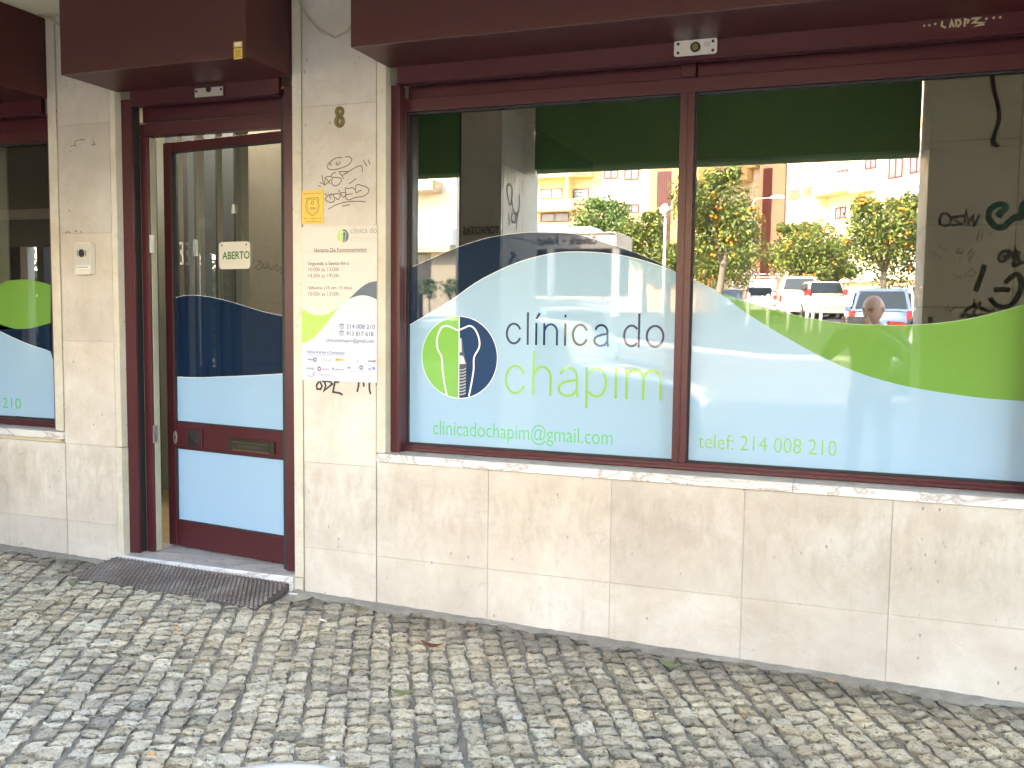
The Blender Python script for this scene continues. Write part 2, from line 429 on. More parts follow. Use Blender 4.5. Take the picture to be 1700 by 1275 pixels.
# ================================================================== SHOPFRONT WALL
ZC = 3.18
wall = thing('shopfront_wall', (-2, 0, 0), 'travertine clad shopfront wall around the clinic door and windows under the arcade', 'wall')
TH = .03
def panels(mb, xs, zs, y0=0, y1=TH, gap=.0022, zlow=None):
    for i in range(len(xs)-1):
        for j in range(len(zs)-1):
            a, b = xs[i]+gap/2, xs[i+1]-gap/2; c, d = zs[j]+gap/2, zs[j+1]-gap/2
            if zlow and j == 0:
                za, zb = ground(a, 0)-.03, ground(b, 0)-.03
                mb.add([(a,y0,za),(b,y0,zb),(b,y1,zb),(a,y1,za),(a,y0,d),(b,y0,d),(b,y1,d),(a,y1,d)],
                       [(0,3,2,1),(4,5,6,7),(0,1,5,4),(1,2,6,5),(2,3,7,6),(3,0,4,7)])
            else:
                dy = random.uniform(-.0012, .0012)
                mb.box(a, b, y0+dy, y1, c, d)
ZJ = [.0, .305, .758, 1.356, 1.967, 2.573, ZC]
mb = MB()
panels(mb, [-4.262, -3.888], ZJ[:1]+ZJ[1:], zlow=1)                       # pier left of the door
panels(mb, [-2.648, -2.224], [0, .305, .758, 1.356, 1.967, 2.573, ZC], zlow=1)   # pier right of the door
panels(mb, [-2.220, -1.611, -1.0, -.402, .2, .81], [0, .299, .787], zlow=1)
panels(mb, [-8.4, -7.8, -7.2, -6.6, -6.0, -5.35, -4.72, -4.266], [0, .305, .758], zlow=1)
panels(mb, [.81, 1.4, 2.0, 2.6], ZJ, zlow=1)
panels(mb, [-14, -12, -10, -8.4], ZJ)
mb.build('stone_cladding', M['stone'], wall, bevel=.0012, seg=1)
mb = MB()                                                                   # mortar in the joints
for a, b, z1 in ((-4.262, -3.888, ZC), (-2.648, -2.224, ZC), (-2.22, .81, .787), (-8.4, -4.266, .757), (.81, 2.6, ZC)): mb.box(a, b, .0035, .02, -.1, z1)
mb.build('joint_mortar', simple('joint_mortar', (.50, .43, .34), .9, var=.3, vscale=8), wall)
mb = MB()                                                                   # slim jamb stones at the openings
J = .048
mb.box(-4.331, -4.270, -.003, J, .83, ZC)
mb.box(-3.884, -3.847, -.004, J, .76, ZC); mb.box(-3.884, -3.845, -.006, J, .125, .757)
mb.box(-2.706, -2.653, -.004, J, .14, ZC); mb.box(-2.706, -2.655, -.01, J-.01, .03, .137)
mb.box(-2.220, -2.170, -.004, J, .832, ZC)
mb.box(.745, .806, -.004, J, .832, ZC)
mb.build('jamb_stone', M['jamb'], wall, bevel=.003)
mb = MB()                                                                   # core behind the cladding, lintel, side walls
mb.box(-14, -4.332, .2, .3, 2.60, 3.5); mb.box(-4.33, -3.86, .05, .28, -.1, 3.5); mb.box(-2.70, -2.172, .05, .28, -.1, 3.5)
mb.box(-2.171, .746, .2, .3, 2.62, 3.5); mb.box(-2.171, .745, .032, .28, -.1, .80); mb.box(.747, 14, .05, .28, -.1, 3.5)
mb.box(-14, -4.331, .032, .28, -.1, .80); mb.box(-14, -8.4, .05, .28, -.1, 3.5); mb.box(-3.859, -2.701, .2, .3, 2.74, 3.5)
mb.build('wall_core', M['plaster'], wall)

# interior seen through the glass and the door gap
room = thing('clinic_interior', (-2, 1, 0), 'dim clinic interior behind the glass with pale green walls and wooden floor', 'room')
mb = MB(); mb.box(-14, 5, .302, 6, -.05, .13); mb.build('floor', M['int_floor'], room)
mb = MB(); mb.box(-14, 5, 5.9, 6.0, .132, 3.2); mb.box(-14.1, -14, .3, 6, .13, 3.2); mb.box(5, 5.1, .3, 6, .13, 3.2)
mb.box(-5.12, -5.0, .302, 5.8, .132, 3.2); mb.build('inner_wall', M['int_wall'], room)
mb = MB(); mb.box(-4.998, -4.985, .31, 5.7, .132, .235); mb.build('skirting_board', M['int_wall'], room)
mb = MB(); mb.box(-14, 5, .302, 6, 3.202, 3.4); mb.build('inner_ceiling', M['plaster'], room)
mb = MB(); mb.box(-3.92, -2.745, 1.3, 1.35, .132, 3.19); mb.build('reflection_backing', simple('backing_beige', (.20, .19, .155), .7), room)  # added board; its beige stands in for the pillar's brighter reflection
mb = MB(); mb.box(-8.3, -4.335, .312, .33, .132, 3.19); mb.build('hall_light_block', M['dark'], room)  # unseen backing board, added to keep hall light out of the left window
lm = thing('ceiling_light', (-3.9, .85, 3.19), 'lit square ceiling panel inside the clinic hallway behind the door', 'ceiling light')
mb = MB(); mb.box(-4.3, -3.5, .6, 1.1, 3.165, 3.2); mb.build('housing', M['white'], lm)
me_, te_, pe_ = newmat('lamp_diffuser'); pe_.inputs['Emission Color'].default_value = (1, .93, .82, 1); pe_.inputs['Emission Strength'].default_value = 1.9
mb = MB(); mb.box(-4.27, -3.53, .63, 1.07, 3.155, 3.164); mb.build('diffuser', me_, lm)
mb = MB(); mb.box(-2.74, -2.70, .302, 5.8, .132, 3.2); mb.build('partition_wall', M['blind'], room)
mb = MB()
for k in range(5): mb.box(-4.72+k*.165, -4.63+k*.165, 1.2+.02*(k % 2), 1.22+.02*(k % 2), .2, 2.75)
tag(mb.build('vertical_blind', M['blind']), 'grey vertical strip blind hanging inside behind the glass door', 'blind')

# arcade ceiling, fascia, roof
arc_b = thing('arcade', (-2, -2, 0), 'arcade roof with plastered ceiling and green painted fascia over the pavement', 'arcade')
mb = MB(); mb.box(-16, 14, -1.2, .2, ZC, 3.52); mb.box(-16, 14, -3.3, -1.202, 3.45, 3.52); mb.build('ceiling', M['plaster'], arc_b)
mb = MB(); mb.box(-16, 14, -3.42, 6.2, 3.53, 7.5); mb.build('roof_slab', M['plaster'], arc_b)
mb = MB()
for a, b in ((-16, -6.72), (-5.42, -4.9), (-4.896, -3.01), (-2.63, -2.42), (-2.416, .455), (2.0, 14)):
    mb.box(a, b, -3.36, -3.30, 2.80, 3.53)
mb.build('fascia_panel', M['greenpaint'], arc_b)
mb = MB()
for a, b in ((-16, -6.72), (-5.42, -3.01), (-2.63, .455), (2.0, 14)): mb.box(a, b, -3.40, -3.36, 2.775, 3.5)
mb.build('fascia_lit_edge', simple('lit_green_edge', (.50, .66, .36), .6), arc_b)  # pale green paints the fascia underside as lit by the sunny ground

# pillars ---------------------------------------------------------
def pillar(x0, x1, y0=-3.45, y1=-2.53, split=(), zlist=(0, .42, 1.02, 1.62, 2.175, 2.74, 3.5), label='', side_split=None):
    t = thing('arcade_pillar', ((x0+x1)/2, (y0+y1)/2, 0), label, 'pillar')
    mb = MB(); xs = [x0]+list(split)+[x1]; g = .002
    for j in range(len(zlist)-1):
        for i in range(len(xs)-1): mb.box(xs[i]+g, xs[i+1]-g, y1-.03, y1, zlist[j]+g, zlist[j+1]-g)
        ys = [y0, (y0+y1)/2-.05, y1-.032]
        for i in range(2):
            mb.box(x1-.03, x1, ys[i]+g, ys[i+1]-g, zlist[j]+g, zlist[j+1]-g); mb.box(x0, x0+.03, ys[i]+g, ys[i+1]-g, zlist[j]+g, zlist[j+1]-g)
        mb.box(x0+.032, x1-.032, y0, y0+.03, zlist[j]+g, zlist[j+1]-g)
    mb.build('stone_cladding', M['pillar'], t, bevel=.0015, seg=1)
    mb = MB(); mb.box(x0+.03, x1-.03, y0+.03, y1-.03, -.2, 3.5); mb.build('core', M['grout'], t)
    return t
P1 = pillar(-3.0, -2.645, label='narrow stone arcade pillar tagged with graffiti, left one reflected in the big window')
P2 = pillar(.47, 2.0, split=(1.02, 1.6), label='wide stone arcade pillar covered in graffiti, reflected at the right end of the big window')
P3 = pillar(-6.72, -5.42, split=(-6.1,), label='wide stone arcade pillar reflected in the glass of the clinic door')
mb = MB(); mb.tube([(-3.03, -2.6, .05), (-3.03, -2.6, 3.4)], .012, 8)
tag(mb.build('drain_pipe', M['black']), 'thin dark pipe running up the narrow pillar', 'pipe')

# graffiti on pillars
fi = fr_inner(-2.53)
def Vi(px, py):                                   # pixel of the reflection on the inner face of the pillars -> surface coordinates
    v = V(px, py, 2*GY+D+2.53); return (-v.x, v.z)
def strokes(name, parent, mat, frame, mapf, lines, wd, smooth=True):
    mb = MB()
    for L in lines:
        pts = [mapf(*q) for q in L]
        if smooth and len(pts) > 2: pts = smoothpts(pts, 4)
        ribbon(mb, pts, wd, frame)
    return mb.build(name, mat, parent)
text('TOPXOTAS', fi, 2.66, 2.975, Vi(790, 389)[1], Vi(790, 376)[1], M['ink'], P1, 'graffiti', bold=.035, shear=.1)
z5 = lambda x, y: (1520+x/5.794, 320+y/5.794)
G5 = lambda L: [z5(*q) for q in L]
strokes('graffiti', P2, M['ink'], fi, Vi, [[(1648, 120), (1650, 150), (1657, 175), (1658, 200), (1650, 225), (1648, 235), (1658, 244)]], .028)
strokes('graffiti', P2, M['ink'], fi, Vi, [G5([(230, 250), (255, 205), (300, 195), (340, 240), (330, 300), (280, 328), (235, 300), (230, 250)]), G5([(335, 240), (400, 225), (470, 225), (350, 240), (440, 300), (340, 320)]), G5([(470, 290), (485, 175), (510, 290), (555, 220), (560, 320), (620, 205)])], .016, False)
strokes('graffiti', P2, M['ink_teal'], fi, Vi, [G5([(840, 225), (800, 205), (850, 170), (870, 130), (800, 110), (720, 160), (705, 250), (770, 325), (850, 330), (900, 280), (960, 230), (1010, 240), (1030, 130), (1060, 90), (1120, 130), (1100, 300)])], .04)
strokes('graffiti', P2, M['ink'], fi, Vi, [G5([(880, 555), (820, 580), (800, 640), (840, 665), (875, 620), (840, 610)]), G5([(890, 640), (900, 560), (950, 640), (960, 560), (1000, 680), (940, 700), (1120, 640)]), G5([(1010, 560), (930, 690)])], .02)
strokes('graffiti', P2, M['ink'], fi, Vi, [G5([(665, 690), (630, 800), (575, 950)]), G5([(750, 935), (830, 930), (910, 940)]), G5([(860, 870), (930, 800), (990, 790), (1015, 870), (1000, 960), (930, 1070), (850, 1100), (770, 1080), (715, 1010)]), G5([(140, 1195), (140, 1255)])], .034)
strokes('graffiti', P2, M['ink'], fi, Vi, [G5([(550, 1030), (570, 1040)]), G5([(550, 1060), (600, 1090), (640, 1130)]), G5([(630, 1050), (550, 1150)]), G5([(475, 1140), (520, 1100), (600, 1090), (700, 1140), (760, 1130)]), G5([(430, 1200), (480, 1160), (520, 1200), (560, 1160), (600, 1200), (640, 1160)])], .02, False)
strokes('graffiti', P2, M['ink_grey'], fi, Vi, [G5([(390, 580), (400, 530), (430, 540), (400, 575), (440, 590), (460, 540)]), G5([(500, 600), (540, 535), (550, 600), (580, 560)]), G5([(430, 620), (425, 665)]), G5([(515, 610), (515, 670), (545, 615), (500, 640)]), G5([(360, 780), (400, 800), (380, 830), (440, 800), (430, 840)]), G5([(470, 790), (540, 730), (580, 770), (560, 800), (480, 800)]), G5([(160, 560), (200, 600), (260, 630)]), G5([(230, 500), (280, 560), (310, 540)]), G5([(280, 1100), (290, 1150), (310, 1090), (330, 1150), (380, 1090)]), G5([(590, 460), (615, 350)]), G5([(630, 460), (655, 350)]), G5([(700, 400), (750, 370), (700, 410)])], .007, False)
fs_ = fr_sideR(-2.645)
def Vs(px, py):                                   # side face of the narrow pillar
    d = ray(px, py); t = -2.645/d[0]; yv = d[1]*t-D; return (2*GY-yv, H+d[2]*t)
def z6(x, y): return (650+x/3.27, 170+y/3.27)
G6 = lambda L: [z6(*q) for q in L]
strokes('graffiti', P1, M['ink_grey'], fs_, Vs, [G6([(640, 560), (625, 470), (640, 445), (655, 480), (645, 560)]), G6([(650, 520), (665, 600), (690, 590), (695, 500)]), G6([(635, 600), (640, 665)]), G6([(655, 600), (650, 640), (670, 650), (675, 600)]), G6([(685, 600), (675, 690)])], .02)
strokes('graffiti', P1, M['ink'], fs_, Vs, [G6([(650, 820), (670, 830), (640, 870), (660, 890), (650, 950), (630, 890)]), G6([(685, 930), (690, 860), (720, 960)]), G6([(745, 890), (725, 960), (750, 1000)]), G6([(780, 1000), (790, 890), (800, 1010)]), G6([(680, 1020), (700, 1010), (690, 1060), (705, 1100), (680, 1120)]), G6([(735, 1020), (730, 1110), (750, 1100)])], .03)

# graffiti on the third pillar, placed where the door glass shows it
# ================================================================== SILLS, FRAMES, GLASS
def window(x0, x1, zb, zt, mulls, name, label, sill, cat='window', deep=.14, gx0=None, gx1=None):
    t = thing(name, ((x0+x1)/2, GY, sill), label, cat)
    mb = MB(); zs = sill+.0
    mb.box(x0-.03, x0+.0, .115, .2, zs, zt+.075); mb.box(x1, x1+.03, .115, .2, zs, zt+.075)
    mb.box(x0, x1, .118, .2, zs, zb-.012)
    mb.box(x0+.001, x1-.001, .108, .116, zs+.003, zs+.02)                       # drip bead
    mb.box(x0, x1, .118, .2, zt+.01, zt+.075); mb.build('frame', M['maroon'], t, bevel=.0025)
    mb = MB()
    for a, b in mulls:
        mb.box(a, b, .110, .2, zb-.012, zt+.01)
        mb.box((a+b)/2-.003, (a+b)/2+.003, .106, .1095, zb-.01, zt+.008)
    if mulls: mb.build('mullion', M['maroon'], t, bevel=.0025)
    mb = MB(); edges = [x0]+[q for m_ in mulls for q in m_]+[x1]
    for i in range(0, len(edges), 2):
        a, b = edges[i], edges[i+1]
        mb.box(a, a+.006, .14, .158, zb-.012, zt+.01); mb.box(b-.006, b, .14, .158, zb-.012, zt+.01)
        mb.box(a+.006, b-.006, .14, .158, zb-.012, zb-.004); mb.box(a+.006, b-.006, .14, .158, zt+.002, zt+.01)
    mb.build('glazing_gasket', M['track'], t)
    for i in range(0, len(edges), 2):
        a, b = edges[i], edges[i+1]
        mb = MB(); mb.add([(a+.003, GY, zb-.008), (b-.003, GY, zb-.008), (b-.003, GY, zt+.006), (a+.003, GY, zt+.006)], [(0, 1, 2, 3)]); mb.build('pane', M['glass'], t)
    return t
SILL = .831
WX = (-2.120, .745)
win = window(WX[0], WX[1], .878, 2.53, [(-.747, -.683)], 'shop_window', 'big two-pane shop window with clinic lettering, blue and green wave film', SILL)
win2 = window(-8.2, -4.385, .873, 2.51, [(-6.3, -6.236)], 'shop_window', 'left shop window cut by the picture edge, green and navy wave film', SILL-.005)
mb = MB()
for a, b, w_ in ((-2.186, -2.122, win), (.705, .77, win), (-4.398, -4.336, win2)):
    mb = MB(); mb.box(a, b, .055, .072, w_.location.z, 2.66); mb.box(a, a+.006, .073, .14, w_.location.z, 2.66); mb.box(b-.006, b, .073, .112, w_.location.z, 2.66)
    mb.build('shutter_guide', M['maroon'], w_, bevel=.002)
    mb = MB(); mb.box(a+.012, b-.012, .0725, .1, w_.location.z, 2.64); mb.build('guide_track', M['track'], w_)
def sill(x0, x1, z, label):
    t = thing('window_sill', ((x0+x1)/2, 0, z), label, 'sill')
    mb = MB(); n = max(1, int((x1-x0)/1.5)); xs = [x0+(x1-x0)*i/n for i in range(n+1)]
    xs = [x0, -1.68, -.2, x1] if abs(x0+2.212) < .01 else xs
    for a, b in zip(xs, xs[1:]): mb.box(a+.0008, b-.0008, -.022, .125, z-.041, z)
    mb.build('marble_slab', M['marble'], t, bevel=.002); return t
sill(-2.212, .806, SILL, 'white veined marble sill under the big clinic window')
sill(-8.4, -4.262, SILL-.006, 'marble sill with a cracked end under the left window')
# transom panels and shutter boxes --------------------------------
def shutter(x0, x1, y0, zt, name, label, plate, xi0, xi1, lock_y=.012):
    t = thing('shutter_box', ((x0+x1)/2, (y0+.02)/2, 2.735), label, 'shutter box', 'roller shutter boxes above the openings')
    mb = MB(); mb.box(x0, x1, y0, .018, 2.735, ZC-.003); mb.build('housing', M['maroon_box'], t, bevel=.004)
    mb = MB(); mb.box(xi0, xi1, .019, .05, 2.658, 2.80); mb.box(xi0+.002, xi1-.002, .0, .055, 2.650, 2.657)
    mb.build('bottom_slat', M['maroon'], t, bevel=.003)
    mb = MB()
    mb.box(x0+.004, x1-.004, y0-.002, y0+.01, 2.7335, 2.7352)
    mb.build('edge_highlight', simple('highlight_strip', (.16, .08, .07), .4, .3), t)  # lighter strip painting the highlight along the box's lower front edge
    if plate:
        px0, px1 = plate; zc = 2.703; hh = .034
        pts = []
        for cx, cz, a0 in ((px1-.012, zc+hh-.012, 0), (px0+.012, zc+hh-.012, 90), (px0+.012, zc-hh+.012, 180), (px1-.012, zc-hh+.012, 270)):
            pts += arc(cx, cz, .012, .012, a0, a0+90, 4)
        fw_ = fr_wall(lock_y-.004)
        mb = MB(); mb.prism(pts, fw_, 0, .003); pl = mb.build('lock_plate', M['lightgrey'], t, bevel=.001)
        mb = MB(); c0 = (px0+px1)/2
        mb.prism(arc(c0, zc, .022, .022, 0, 350, 18), fw_, .0032, .009); k = mb.build('keyhole_ring', M['black'], pl)
        mb = MB(); mb.prism(arc(c0, zc, .014, .014, 0, 350, 16), fw_, .0092, .011); mb.build('lock_cylinder', M['brass'], pl)
        for q in (px0+.018, px1-.018):
            for zz in (zc+.019, zc-.019): mb = MB(); mb.prism(arc(q, zz, .0065, .0065, 0, 340, 10), fw_, .0032, .005); mb.build('screw', M['black'], pl)
        mb = MB()
        for r_ in range(3): mb.flat([(c0+.035, zc+.014-.006*r_), (c0+.062, zc+.014-.006*r_), (c0+.062, zc+.016-.006*r_), (c0+.035, zc+.016-.006*r_)], fw_, .0036)
        mb.build('engraving', M['print_grey'], pl)
    return t
shutter(-2.165, .80, -.352, 0, 'a', 'long dark maroon roller shutter box above the big window, tagged with a pale scrawl', (-.763, -.577), -2.12, .72)
SB2 = shutter(-3.845, -2.712, -.372, 0, 'b', 'maroon roller shutter box above the clinic door', None, -3.76, -2.80)
SB3 = shutter(-8.2, -4.335, -.36, 0, 'c', 'dark roller shutter box above the left window, cut by the picture edge', None, -8.1, -4.40)
S1 = [o for o in COL.objects if o.name.startswith('shutter_box')][0]
# flat lock plate on the door shutter
mb = MB(); a, b = P(322, 152, .0)[0], P(369, 148, .0)[0]
fw_ = fr_wall(.008); mb.prism([(a, 2.668), (b, 2.668), (b, 2.715), (a, 2.715)], fw_, 0, .003); pl = mb.build('lock_plate', M['steel'], SB2, bevel=.002)
mb = MB(); mb.prism(arc((a+b)/2, 2.706, .017, .017, 0, 350, 14), fw_, .0035, .005)
mb.build('keyhole', M['black'], pl)
for q in (a+.012, b-.012): mb = MB(); mb.prism(arc(q, 2.70, .007, .007, 0, 340, 10), fw_, .0035, .005); mb.build('screw', M['black'], pl)
mb = MB()
for xa, xb in ((-2.12, -.747), (-.683, .745)): mb.box(xa+.004, xb-.004, .135, .19, 2.607, 2.67)
mb.build('transom_panel', M['maroon'], win, bevel=.003)
mb = MB(); mb.box(-.747, -.683, .110, .2, 2.606, 2.68); mb.build('mullion_head', M['maroon'], win, bevel=.002)
mb = MB(); mb.box(-8.2, -4.385, .135, .19, 2.587, 2.67); mb.build('transom_panel', M['maroon'], win2, bevel=.003)
# pale scrawl on the long shutter box
def Pw(y): return lambda px, py: P(px, py, y)
def zz5(x, y): return (1000+x/2.4286, y/2.4286)
GG = lambda L: [zz5(*q) for q in L]
mb = MB()                                                       # on the glossy underside, where it is read from below
def Pu(px, py): return P(px, py, .019)
fu = fr_wall(.019)
for L in ([(1370, 85), (1368, 105), (1385, 112)], [(1400, 112), (1408, 85), (1418, 110)], [(1402, 100), (1416, 98)], [(1428, 108), (1425, 82), (1440, 80), (1445, 95), (1432, 110)], [(1460, 108), (1462, 78), (1478, 82), (1470, 95)], [(1488, 76), (1520, 72), (1495, 92), (1535, 92), (1505, 106), (1540, 98)]):
    ribbon(mb, [Pu(*zz5(*q)) for q in L], .0075, fu)
for q in ((1298, 104), (1318, 102), (1342, 97), (1548, 76), (1578, 72), (1604, 70)):
    c = Pu(*zz5(*q)); mb.prism(arc(c[0], c[1], .005, .005, 0, 320, 8), fu, .001, .0015)
mb.build('graffiti', M['ink_gold'], S1)

# ---------------------------------------------------------------- film on the glass
fg = fr_wall(GY-.003)
def Pg(L): return [P(px, py, GY-.003) for px, py in L]
def filmshape(parent, name, mat, pts, n=0): mb = MB(); mb.flat(pts, fg, n); return mb.build(name, mat, parent)
def line_on(parent, pts, wd, mat=None, n=.0004, name='edge_line'):
    mb = MB(); ribbon(mb, pts, wd, fg, n); return mb.build(name, mat or M['film_white'], parent)
zb = .874
LB = smoothpts(Pg([(676, 542), (698, 529), (749.7, 498), (789, 470), (830.6, 448), (866, 433.5), (898, 424.7), (924.7, 419.7), (954, 418), (998, 419.7), (1042, 426), (1086, 438), (1124, 451.8)]), 3)
NV = smoothpts(Pg([(676, 447), (719, 428), (748, 415), (789, 400.6), (825, 391.8), (866, 386.5), (895, 385.6), (939, 387), (969, 391.8), (1013, 405.6), (1057, 420), (1101, 439.4), (1124, 451.4)]), 3)
x0, x1 = -2.114, -.753
cl = lambda L: [(min(max(a, x0), x1), b) for a, b in L]
LB = cl(LB); NV = cl(NV)
filmshape(win, 'light_blue_film', M['film_blue'], [(x0, zb), (x1, zb)]+LB[::-1])
filmshape(win, 'navy_film', M['film_navy'], LB[:-1]+NV[::-1])
line_on(win, LB[1:-1], .0035); line_on(win, NV[1:-1], .0016)
x0, x1 = -.677, .739
BR = smoothpts(Pg([(1140, 461), (1151, 465), (1190, 483.6), (1240.7, 520.5), (1297.7, 555.7), (1364.7, 592.6), (1431.8, 621), (1499, 640), (1566, 652), (1633, 661), (1700, 666), (1760, 671)]), 4)
GT = smoothpts(Pg([(1190, 483.6), (1220.5, 495), (1264, 508.7), (1314, 522), (1364.7, 532), (1415, 538), (1465, 539.6), (1515.6, 539.6), (1566, 535.6), (1616, 528), (1666.5, 515.5), (1700, 505.4), (1760, 485)]), 4)
cl = lambda L: [(min(max(a, x0), x1), b) for a, b in L]
BR = cl(BR); GT = cl(GT); i0 = 8
filmshape(win, 'light_blue_film', M['film_blue'], [(x0, zb), (x1, zb)]+BR[::-1])
filmshape(win, 'green_film', M['film_green'], BR[i0+1:]+GT[::-1][:-0 or None])
line_on(win, GT[2:-1], .0022, simple('green_edge', (.45, .7, .35), .3)); line_on(win, BR[1:i0+1], .0022)
# left window film
x0, x1 = -6.23, -4.391
GTl = smoothpts(Pg([(-240, 620), (-170, 570), (-90, 515), (-40, 488), (0, 472.6), (12, 466.5), (41, 464), (67, 468), (84, 473)]), 4)
GBl = smoothpts(Pg([(-240, 622), (-150, 585), (-80, 560), (0, 544), (26.5, 546), (47, 545.4), (67, 541), (84, 536)]), 4)
LBl = smoothpts(Pg([(-400, 480), (-300, 470), (-150, 490), (-60, 520), (0, 550), (30.6, 564.4), (55, 574), (84, 583)]), 4)
cl = lambda L: [(min(max(a, x0), x1), b) for a, b in L]
GTl, GBl, LBl = cl(GTl), cl(GBl), cl(LBl)
gx = [p for p in GTl if p[0] > -5.4]; gb = [p for p in GBl if p[0] > -5.4]; lb = [p for p in LBl if p[0] > -5.4]
filmshape(win2, 'green_film', M['film_green'], gb+gx[::-1], .0004)
filmshape(win2, 'navy_film', M['film_navy'], lb+gb[::-1], .0004)
filmshape(win2, 'light_blue_film', M['film_blue'], [(x0, zb), (x1, zb)]+LBl[::-1])
line_on(win2, lb[:-1], .003, n=.0009)
a, zt_ = P(-12, 657, GY-.003); b, zb_ = P(35, 679, GY-.003)
text('telef: 214 008 210', fg, b-.76, b, zb_, zb_+.066, M['film_mint'], win2, n=.0008)
# lettering of the big window
a = P(719, 715, GY-.003)[0]; b = P(1017, 722, GY-.003)[0]
text('clinicadochapim@gmail.com', fg, a, b, P(790, 730, GY)[1]-.008, P(745, 697, GY)[1]+.001, M['film_mint'], win, n=.0008, bold=-.006)
a = P(1159, 740, GY-.003)[0]; b = P(1389, 745, GY-.003)[0]
text('telef: 214 008 210', fg, a, b, P(1188, 745, GY)[1], P(1188, 721, GY)[1]+.002, M['film_lime'], win, n=.0008, bold=-.008)
# thin logo lettering drawn with single strokes
zq = lambda x: P(830+x/5.862, 560, GY-.003)[0]
def glyph(mb, ch, x0, x1, zb, xh, wd):
    h = xh; w_ = x1-x0; cx = (x0+x1)/2; hw = wd/2; rx = w_/2-hw; rz = h/2-hw; cz = zb+h/2
    R = lambda L: ribbon(mb, L, wd, fg, .0006)
    if ch == 'c': R(arc(cx, cz, rx, rz, 25, 90, 8)[:-1]+arc(cx, cz, rx, rz, 90, 270, 20)[:-1]+arc(cx, cz, rx, rz, 270, 335, 8))
    if ch == 'o': R(arc(cx, cz, rx, rz, 90, 451, 36))
    if ch == 'l': R([(cx, zb), (cx, zb+h*1.48)])
    if ch in 'ií':
        R([(cx, zb), (cx, zb+h)])
        if ch == 'i': R([(cx, zb+h*1.27), (cx, zb+h*1.27+wd*1.25)])
        else: R([(cx+.0, zb+h*1.18), (cx+h*.16, zb+h*1.45)])
    if ch in 'nh':
        R([(x0+hw, zb), (x0+hw, zb+(h if ch == 'n' else h*1.48))])
        R([(x0+hw, zb+h*.68)]+arc(cx+hw*.2, zb+h*.60, rx-hw*.2, h*.40-hw, 160, 0, 14)+[(x1-hw, zb)])
    if ch == 'm':
        m_ = (x0+x1)/2; R([(x0+hw, zb), (x0+hw, zb+h)])
        for a_, b_ in ((x0, m_+hw), (m_-hw, x1)):
            c_ = (a_+b_)/2; r_ = (b_-a_)/2-hw
            R([(a_+hw, zb+h*.68)]+arc(c_, zb+h*.62, r_, h*.38-hw, 160, 0, 12)+[(b_-hw, zb)])
    if ch == 'a':
        R(arc(cx+hw*.3, zb+h*.66, rx*.92, h*.34-hw, 165, 0, 14)+[(x1-hw, zb+h*.16), (x1-hw*.3, zb)])
        R([(x1-hw, zb+h*.56), (x0+w_*.5, zb+h*.52)]+arc(x0+rx+hw, zb+h*.26, rx, h*.26-hw*.6, 95, 270, 12)+[(x0+w_*.75, zb+h*.07), (x1-hw, zb+h*.25)])
    if ch == 'd':
        R(arc(cx, cz, rx, rz, 40, 320, 28)); R([(x1-hw, zb), (x1-hw, zb+h*1.48)])
    if ch == 'p':
        R(arc(cx, cz, rx, rz, 140, -140, 28)); R([(x0+hw, zb-h*.36), (x0+hw, zb+h)])
mb = MB()
zb1 = P(852, 571.8, GY)[1]; xh1 = P(852, 535.6, GY)[1]-zb1
for ch, a, b in (('c', 58, 213), ('l', 262, 280), ('í', 344, 362), ('n', 421, 566), ('i', 626, 645), ('c', 700, 861), ('a', 908, 1058), ('d', 1198, 1363), ('o', 1418, 1601)):
    glyph(mb, ch, zq(a), zq(b), zb1, xh1, .0105)
mb.build('logo_lettering', M['film_dark'], win)
mb = MB(); zb2 = P(856, 654.5, GY)[1]; xh2 = P(856, 605.3, GY)[1]-zb2
for ch, a, b in (('c', 52, 259), ('h', 320, 512), ('a', 570, 770), ('p', 840, 1054), ('i', 1126, 1150), ('m', 1230, 1590)):
    glyph(mb, ch, zq(a), zq(b), zb2, xh2, .0125)
mb.build('logo_lettering', M['film_lime'], win)
# round tooth emblem
cx, cz, rr = -1.8385, 1.3185, .2045
def zt3(x, y): return P(690+x/7.08, 500+y/7.08, GY-.003)
filmshape(win, 'logo_rim', M['film_white'], arc(cx, cz, rr+.004, rr+.004, 0, 354, 60), .0006)
gsplit = cx-.002
mb = MB(); mb.flat(arc(gsplit, cz, rr-.001, rr, 90, 270, 30), fg, .0010); mb.build('logo_half', film('logo_green', (.22, .50, .11)), win)
mb = MB(); mb.flat(arc(gsplit+.004, cz, rr-.002, rr, -90, 90, 30), fg, .0010); mb.build('logo_half', film('logo_blue', (.018, .055, .14)), win)
tooth = [(368, 1100), (340, 960), (318, 800), (308, 660), (262, 560), (255, 440), (300, 320), (370, 290), (440, 315), (500, 340), (570, 315), (640, 290), (700, 330), (745, 430), (750, 540), (690, 660), (685, 800), (660, 960), (628, 1120)]
mb = MB(); ribbon(mb, smoothpts([zt3(*q) for q in tooth], 4), .0085, fg, .0014); ribbon(mb, [(gsplit+.001, cz-rr), (gsplit+.001, cz+rr)], .0035, fg, .0012); mb.build('logo_tooth', M['film_white'], win)
mb = MB(); mb2 = MB()
ax = gsplit+.004
def sx(x, y): p_ = zt3(x, y); return (max(p_[0], ax), p_[1])
mb.flat([sx(505, 435), sx(540, 435), sx(545, 600), sx(505, 600)][::-1], fg, .0022)
mb.flat([sx(505, 640), sx(560, 640), sx(592, 735), sx(505, 740)][::-1], fg, .0022)
mb2.flat([sx(505, 435), sx(550, 450), sx(575, 620), sx(600, 740), sx(590, 1100), sx(505, 1120)][::-1], fg, .0016)
for k in range(9):
    y = 800+k*36
    ribbon(mb, [sx(508, y+8), sx(560, y+6), sx(592, y-10)], .0035, fg, .0024)
